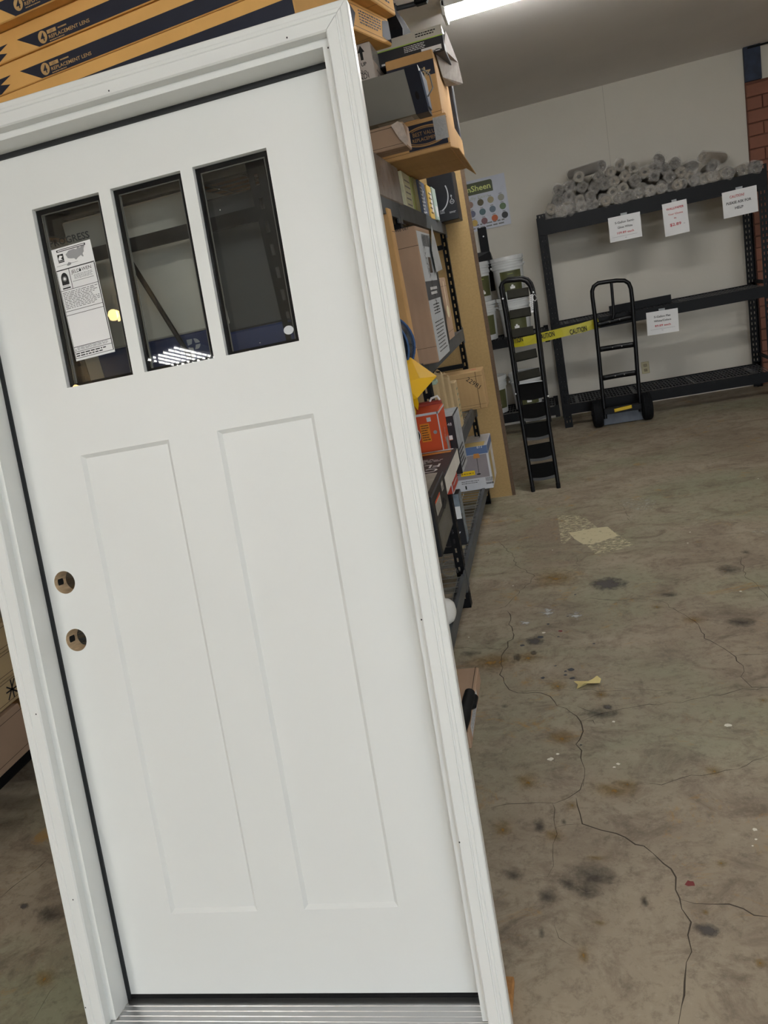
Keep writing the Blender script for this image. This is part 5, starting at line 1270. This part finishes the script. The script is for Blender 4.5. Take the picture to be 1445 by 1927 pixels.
# outlet
c = at_y(1214.5, 692, 7.99)
t = empty('wall_outlet', (c.x, 8.0, c.z), 0, 'ivory double wall outlet low on the back wall behind the hand truck', 'outlet')
M_ivory = mat('ivory_plastic', rgb(176, 166, 130), .4)
mb = MB(); mb.bbox(-.038, -.007, -.06, .038, 0, .06, .003); mb.build('cover_plate', M_ivory, t)
for s in (-1, 1):
    mb = MB(); mb.bbox(-.017, -.0095, s * .024 - .014, .017, -.006, s * .024 + .014, .004); so = mb.build('socket', mat('ivory_dark', rgb(136, 126, 96), .4), t)
    mb = MB(); mb.box(-.008, -.0102, s * .024 - .004, -.006, -.0090, s * .024 + .006); mb.box(.006, -.0102, s * .024 - .004, .008, -.0090, s * .024 + .006); mb.box(-.002, -.0102, s * .024 - .010, .002, -.0090, s * .024 - .006); mb.build('slot', M_ink, so)['kind'] = 'stuff'

# ================================================================== PAINT BUCKETS
M_bucket = mat('white_pail', rgb(206, 208, 208), .35, .02, 6)
M_label = mat('olive_label', rgb(78, 80, 46), .5, .15, 14)
def make_bucket():
    t = empty('paint_bucket', (0, 0, 0))
    mb = MB(); mb.lathe([(0, 0), (.128, 0), (.131, .004), (.143, .26), (.151, .262), (.151, .285), (.146, .287), (.148, .31), (.155, .312), (.155, .322), (.148, .324), (.149, .34)], 40); mb.build('body', M_bucket, t)
    mb = MB(); mb.lathe([(.150, .333), (.158, .334), (.159, .362), (.155, .368), (.146, .368), (.144, .358), (0, .358)], 40)
    for k in range(20):
        a = 2 * PI * k / 20; mb.box(-.001, -.0012, .338, .001, .0012, .36, Matrix.Rotation(a, 4, 'Z') @ Matrix.Translation((.159, 0, 0)))
    mb.build('lid', M_bucket, t)
    mb = MB(); vs = []; fs = []; N = 18
    for j, z in enumerate((.05, .235)):
        for k in range(N + 1):
            a = -PI / 2 - .75 + 1.5 * k / N; r = .1325 + .0115 * (z / .26) + .0016
            vs.append((r * math.cos(a), r * math.sin(a), z))
    for k in range(N): fs.append((k, k + 1, N + 2 + k, N + 1 + k))
    mb.add(vs, fs, True); lb = mb.build('label', M_label, t)
    mb = MB()
    def onl(a, z): r = .1325 + .0115 * (z / .26) + .0032; return (r * math.cos(-PI / 2 + a), r * math.sin(-PI / 2 + a), z)
    def cur(a0, z0, a1, z1, mb):
        n = 6; vs = [onl(a0 + (a1 - a0) * i / n, z) for z in (z0, z1) for i in range(n + 1)]
        mb.add(vs, [(i, i + 1, n + 2 + i, n + 1 + i) for i in range(n)])
    cur(-.16, .07, .16, .086, mb); cur(-.16, .086, -.06, .092, mb); cur(.06, .086, .16, .092, mb)
    n = 14; mb.add([onl(.08 * math.cos(2 * PI * k / n), .097 + .0115 * math.sin(2 * PI * k / n)) for k in range(n)], [tuple(range(n))])
    mb.build('emblem', M_paper, lb)
    mb = MB(); cur(-.22, .206, .14, .211, mb); mb.build('green_line', mat('lime_ink', rgb(150, 164, 60), .5), lb)
    mb = MB(); mb.tube([(.158 * math.cos(a), .158 * math.sin(a) , .285 - .10 * math.sin(a) ** 2 * (1 if a < PI else 1)) for a in [PI * i / 20 for i in range(21)]], .0022, 6); mb.build('bail_handle', M_wire, t)
    mb = MB(); mb.tube([(.150, 0, .285), (.164, 0, .285)], .010, 10); mb.tube([(-.150, 0, .285), (-.164, 0, .285)], .010, 10); mb.build('handle_boss', M_bucket, t)['kind'] = 'stuff'
    return t
bk = make_bucket()
zs_ = .957
lb = at_y(922, 498, 7.50).x; rb_ = at_y(983, 483, 7.50).x
bx = (lb + rb_) / 2; by = 7.60
bspots = [(bx, by, zs_ + .369, 'white paint bucket with olive label, upper one behind the ladder top'), (bx + .005, by - .01, zs_, 'white paint bucket directly behind the upper ladder steps, lower of its stack'),
          (bx - .325, by, zs_ + .369, 'white paint bucket half hidden by the chipboard panel, upper one'), (bx - .32, by + .005, zs_, 'white paint bucket half hidden by the chipboard panel, lower one'),
          (bx + .01, by, .228, 'white paint bucket on the bottom shelf behind the ladder middle'), (bx - .33, by - .01, .228, 'white paint bucket on the bottom shelf beside the chipboard panel')]
for i, (x, y, z, lbl) in enumerate(bspots):
    o = bk if i == 0 else copy_tree(bk)
    o.location = (x, y, z); o.rotation_euler = (0, 0, (.18, .05, .55, .3, .1, .45)[i]); tag(o, lbl, 'bucket', 'paint buckets on the back wall rack')
zt = zs_ + .369 * 2
pts = [at_y(x, y, 7.60) for x, y in ((898, 502), (950, 470), (956, 484), (944, 486))]
mb = MB(); X0 = bx - .45
mb.add([(0, .0, 0.0), (.30, -.06, 0), (.30, .14, 0), (0, .2, 0), (.02, .0, .10), (.29, -.01, .075), (.29, .14, .06), (0, .2, .05)], [(3, 2, 1, 0), (4, 5, 6, 7), (0, 1, 5, 4), (1, 2, 6, 5), (2, 3, 7, 6), (3, 0, 4, 7)])
tag(mb.build('folded_sheet', mat('black_sheet', rgb(22, 23, 27), .5, .1), None, (bx - .43, by - .02, zt + .002)), 'folded black sheet lying on the half hidden upper bucket', 'sheet')

# ================================================================== CAUTION TAPE
M_ctape = mat('caution_yellow', rgb(196, 186, 40), .3, .05, 12)
tp = [((972, 640), 7.36), ((985, 643), 7.355), ((1020, 635), 7.35), ((1060, 625), 7.348), ((1095, 617), 7.35), ((1128, 607), 7.352)]
ht = .085
mb = MB(); top = []; bot = []
ctr = [at_y(p[0], p[1], y) for p, y in tp]
ctr[0] = at_y(962, 646, 7.372)
vs = []
for i, c in enumerate(ctr):
    vs += [(c.x, c.y, c.z - ht / 2), (c.x - .012, c.y + .004 * (-1) ** i, c.z + ht / 2)]
mb.add(vs, [(2 * i, 2 * i + 2, 2 * i + 3, 2 * i + 1) for i in range(len(ctr) - 1)])
c0 = ctr[0].copy(); mb.v = [tuple(Vector(v) - c0) for v in mb.v]
ct = mb.build('caution_tape', M_ctape, None, c0); ct.modifiers.new('t', 'SOLIDIFY').thickness = .001
tag(ct, 'yellow CAUTION tape strung along the middle beam behind the ladder', 'tape')
for (px, py, w_) in ((969, 641.5, .15), (1028, 631.5, .15), (1088, 621.5, .155)):
    c = at_y(px, py, 7.34) - c0
    an = math.atan2(at_y(1128, 607, 7.34).z - at_y(985, 643, 7.34).z, at_y(1128, 607, 7.34).x - at_y(985, 643, 7.34).x)
    fr = Frame(c, (math.cos(an), 0, math.sin(an)), (-math.sin(an), 0, math.cos(an)))
    put_text(ct, fr, 'CAUTION', 0, -.022, .046, M_ink, w=w_, align='C', bold=.02)

# ================================================================== LADDER
lt_ = empty('step_ladder', (-.155, 5.34, 0), 0, 'black folding step ladder standing between the panel and the back rack', 'ladder')
LO = Vector((-.155, 5.34, 0))
def LP(px, py, Y): return at_y(px, py, Y) - LO
def front_y(z): return 5.34 + .18 * z / 1.5
def LPz(px, py):      # point on the leaning front plane
    p = at_y(px, py, 5.34)
    for _ in range(6): p = at_y(px, py, front_y(p.z))
    return p - LO
M_lad = mat('black_ladder_steel', rgb(12, 12, 14), .35, .06, 30, spec=.25)
railL = [(1003.5, 926), (996, 880), (985, 810), (972, 730), (962, 660), (951, 590), (944, 553), (942, 541), (945, 533), (952, 529)]
railR = [(1051, 918), (1044, 870), (1033, 800), (1023, 720), (1014, 645), (1006, 575), (1001, 548), (997, 537), (990, 529), (980, 526)]
arc = [LPz(*p) for p in railL] + [LPz(*p) for p in reversed(railR)]
mb = MB(); mb.tube(arc, .0145, 10); mb.build('front_frame', M_lad, lt_)
back = [a + Vector((.012, .09 - .06 * max(0, (1.0 - a.z)) , 0.012)) for a in arc[2:-2]]
mb = MB(); mb.tube(back, .010, 10); mb.build('rear_frame', M_lad, lt_)
steps = [((952, 556), (997, 548), 0), ((957, 593), (1001, 585), 0), ((961, 629), (1006, 621), 0), ((966, 674), (1012, 663), 0), ((971, 710), (1018, 699), 0), ((976, 738), (1025, 731), 1),
         ((982, 778), (1030, 770), 1), ((987, 814), (1036, 806), 1), ((992, 854), (1042, 845), 1), ((997, 890), (1047, 882), 1)]
M_lowstep = mat('dark_step', rgb(20, 20, 20), .85, .1, 40, spec=.05)
M_tread = mat('step_tread', rgb(38, 37, 32), .8, .1, 40, spec=.1)
for i, (a, b_, lo) in enumerate(steps):
    A, B = LPz(*a), LPz(*b_); ax = (B - A); L = ax.length; ax.normalize()
    hh = .066 if not lo else .116
    up_ = Vector((0, .5, .86)) if not lo else Vector((0, .12, .99))
    up_ = (up_ - ax * up_.dot(ax)).normalized(); nn = ax.cross(up_)
    Mt = Matrix(((ax.x, -nn.x, up_.x, A.x), (ax.y, -nn.y, up_.y, A.y), (ax.z, -nn.z, up_.z, A.z), (0, 0, 0, 1)))
    mb = MB(); e = .008
    if not lo:
        mb.bbox(e, -.006, -hh / 2, L - e, .010, hh / 2, .003, Mt)
    else:
        n = 8; poly = [(e, hh / 2)] + [(e + (L - 2 * e) * k / n, -hh / 2 - .010 * math.sin(PI * k / n)) for k in range(n + 1)] + [(L - e, hh / 2)]
        mb.prism(poly, -.004, .010, 'XZ', Mt)
    st = mb.build('step', M_tread if not lo else M_lowstep, lt_)
    mb = MB()
    if i == 5: mb.box(e, -.011, hh / 2 - .004, L - e, -.006, hh / 2, Mt); mb.build('metal_edge', M_silver, st)
    elif lo:
        mb.add([Mt @ Vector((e + (L - 2 * e) * k / 8, -.0052, -hh / 2 - .010 * math.sin(PI * k / 8) + dz)) for dz in (0, .020) for k in range(9)], [(k, k + 1, k + 10, k + 9) for k in range(8)]); mb.build('step_edge', mat('grey_step_edge', rgb(64, 64, 64), .5), st)
for p in ((946, 562), (1003, 550), (1031, 745), (970, 741)):
    c = LPz(*p); mb = MB(); mb.lathe([(0, 0), (.008, 0), (.006, .005), (0, .006)], 10, Matrix.Translation(c + Vector((0, -.011, 0))) @ Matrix.Rotation(PI / 2, 4, 'X')); mb.build('rivet', M_silver, lt_)
for p in (arc[0], arc[-1]):
    mb = MB(); mb.lathe([(0, -.004), (.015, -.004), (.016, .03), (.012, .04)], 12, Matrix.Translation((p.x, p.y, .006))); mb.build('foot_cap', M_rubber, lt_)
q = [LPz(*p) for p in ((996.5, 555), (1002.5, 553), (1004, 587), (999, 588))]
mb = MB(); mb.add([v + Vector((0, -.02, 0)) for v in q], [(3, 2, 1, 0)]); tgo = mb.build('hang_tag', M_paper, lt_); tgo.modifiers.new('t', 'SOLIDIFY').thickness = .001
mb = MB(); c = LPz(1006, 560); mb.tube([c + Vector((.012 * math.cos(t * .5), -.02, .022 * math.sin(t * .5))) for t in range(13)], .0015, 6); mb.build('tag_string', M_paper, tgo)
fr = Frame(q[3] + Vector((0, -.0225, 0)), q[2] - q[3], q[0] - q[3]); mb = MB(); lines_into(mb, fr, .004, .01, .02, .13, 9, .4, 3, .0012); mb.build('lettering', M_ink, tgo)

# ================================================================== HAND TRUCK
HY = 7.15
ht_ = empty('hand_truck', (.58, HY, 0), 0, 'black hand truck with two fat tyres parked at the back rack', 'hand truck')
HO = Vector((.58, HY, 0))
def hy(z): return HY + .02 + .10 * z
def HP(px, py):
    p = at_y(px, py, HY)
    for _ in range(5): p = at_y(px, py, hy(p.z))
    return p - HO
fr_ = [(1139, 788), (1133, 735), (1126, 660), (1120, 600), (1114.5, 558), (1114, 548), (1117, 539), (1125, 533), (1140, 530.5), (1160, 528), (1175, 528), (1183, 533), (1187, 543), (1189, 560), (1193, 610), (1198, 680), (1203, 745), (1206, 774)]
mb = MB(); mb.tube([HP(*p) for p in fr_], .0185, 12); mb.build('frame', M_lad, ht_)
mb = MB(); mb.tube([HP(1150, 530), HP(1152, 552), HP(1155, 592), HP(1153, 600)], .013, 10); mb.build('handle_bar', M_lad, ht_)
for a, b_, nm in (((1121, 612), (1192, 596), 'cross_plate'), ((1127, 658), (1195, 648), 'cross_plate'), ((1133, 712), (1199, 701), 'cross_plate')):
    A, B = HP(*a), HP(*b_); n = 8; hh = .024
    vs = []
    for j in (-1, 1):
        for k in range(n + 1):
            p = A.lerp(B, k / n) + Vector((0, .018 * math.sin(PI * k / n), j * hh)); vs.append(p)
    mb = MB(); mb.add(vs, [(k, k + 1, n + 2 + k, n + 1 + k) for k in range(n)], True); o = mb.build(nm, M_lad, ht_); o.modifiers.new('t', 'SOLIDIFY').thickness = .006
    for tt in (.38, .64):
        p = A.lerp(B, tt) + Vector((0, .012, 0)); mb = MB(); mb.lathe([(0, 0), (.006, 0), (0, .004)], 8, Matrix.Translation(p) @ Matrix.Rotation(PI / 2, 4, 'X')); mb.build('bolt', M_silver, o)
M_tyre = mat('tyre_rubber', rgb(22, 23, 25), .8, .1, 40, bump=.2, bscale=60, spec=.15)
wl, wr = at_y(1124, 778, 7.19), at_y(1217, 764, 7.19)
for p in (wl, wr):
    Mx = Matrix.Translation((p.x - HO.x, .05, .128)) @ Matrix.Rotation(PI / 2, 4, 'Y')
    mb = MB()
    prof = [(.045, -.045), (.085, -.048), (.112, -.043), (.123, -.032)]
    for q in range(-2, 3): prof += [(.1275, q * .0125 - .005), (.1275, q * .0125 + .003), (.122, q * .0125 + .0045), (.122, q * .0125 + .0065)]
    prof += [(.123, .035), (.112, .043), (.085, .048), (.045, .045)]
    mb.lathe(prof, 36, Mx); w = mb.build('wheel', M_tyre, ht_)
    mb = MB(); mb.lathe([(0, -.055), (.02, -.055), (.022, -.03), (.05, -.02), (.05, .02), (.022, .03), (.02, .055), (0, .055)], 20, Mx); mb.build('hub', M_lad, w)
mb = MB(); mb.tube([(wl.x - HO.x, .05, .128), (wr.x - HO.x, .05, .128)], .010, 10); mb.build('axle', M_lad, ht_)
A, B = HP(1139, 780), HP(1206, 766)
mb = MB(); mb.bbox(A.x - .01, .0, .115, B.x + .01, .045, .17, .004); mb.build('axle_bracket', M_lad, ht_)
mb = MB(); mb.bbox(A.x - .02, .06, 0.006, B.x + .02, .30, .012, .002); mb.bbox(A.x - .02, .05, 0.006, B.x + .02, .062, .115, .002); mb.build('toe_plate', mat('scuffed_plate', rgb(84, 90, 100), .5, .25, 12), ht_)
a, b_ = at_y(1156, 773, HY - .01) - HO, at_y(1189, 765, HY - .01) - HO
mb = MB(); mb.bbox(0, -.008, -.016, (b_ - a).length, .0, .016, .004, Matrix.Translation((a.x, -.002, a.z)) @ Matrix.Rotation(-math.atan2(b_.z - a.z, b_.x - a.x), 4, 'Y')); mb.build('yellow_latch', mat('latch_yellow', rgb(206, 172, 20), .45), ht_)

# ================================================================== LEFT SIDE RACK
M_dark = mat('dark_card', rgb(44, 46, 58), .6, .1, 12)
rack('storage_rack', (-2.18, 1.5, 0), PI / 2, 1.8, 0.61, [.195, .80, 1.35], 1.98, 'black steel rack of tan flat cartons left of the door', M_black, 0.072, .06)
def lbox(nrb, z0, top, w, d, m, label, X=-2.17, **k):
    c = at_x(nrb[0], nrb[1], X); return Carton('carton', label, (X, c.y, z0), w, d, at_x(top[0], top[1], X).z - z0, m, **k)
b = Carton('carton', 'tan carton lying lowest on the left rack', (-2.13, 1.86, .188), .5, .30, .19, M_kraftd, seam='R')
b = Carton('carton', 'brown carton with a navy panel and pink mark on the left rack', (-2.15, 2.175, .188), .4, .12, .165, M_kraft)
b.rect(b.R, .03, .02, .10, .15, M_lgrey, e=.0006); b.rect(b.F, .1, .03, b.w - .03, b.h - .03, M_navy)
k = MB(); disc_into(k, b.R, .065, .07, .022, .026, .0012); k.build('pink_mark', mat('pink_ink', rgb(200, 60, 110), .6), b.o)
b.rect(b.R, .035, .11, .095, .14, M_ink, e=.0012)
for i in range(3):
    b = Carton('flat_carton', ['lowest flat tan carton with scribble on the left rack', 'middle flat tan carton on the left rack', 'top flat tan carton on the left rack'][i], (-2.15 + .01 * i, 1.84 + .02 * i, .382 + .102 * i), .5, .40, .10, M_kraftp, group='flat cartons on the left rack', seam='R')
    if i == 0:
        k = MB()
        for (x0, z0, x1, z1) in ((.30, .02, .36, .08), (.36, .02, .31, .07), (.30, .05, .38, .045), (.33, .015, .34, .085)):
            v = Vector((x1 - x0, z1 - z0)).normalized() * .003
            poly_into(k, b.R, [(x0 + v.y, z0 - v.x), (x1 + v.y, z1 - v.x), (x1 - v.y, z1 + v.x), (x0 - v.y, z0 + v.x)], .001)
        k.build('lettering', M_ink, b.o)
# ================================================================== CEILING TRACK
a = at_z(690, 30, 2.86); b_ = at_z(798, 3, 2.86)
t = empty('ceiling_track', tuple(b_), 0, 'dark steel rail with an end bracket below the ceiling', 'rail')
M_track = mat('dark_steel', rgb(66, 68, 72), .4, .1, metal=.5)
d = (a - b_); d.normalize()
mb = MB(); mb.tube([(0, 0, 0), tuple(d * 1.6)], .011, 8); mb.build('rail', M_track, t)
mb = MB(); mb.tube([(0, -.03, .035), tuple(d * 1.6 + Vector((0, -.03, .035)))], .008, 8); mb.build('rail', M_track, t)
mb = MB(); mb.bbox(-.045, -.035, -.012, .02, .012, .05, .008); mb.bbox(.015, -.02, .0, .05, .0, .025, .006); mb.build('end_bracket', M_black, t)
mb = MB(); mb.box(-.02, -.012, .04, -.008, 0, CEIL - b_.z); mb.build('hanger', M_track, t)
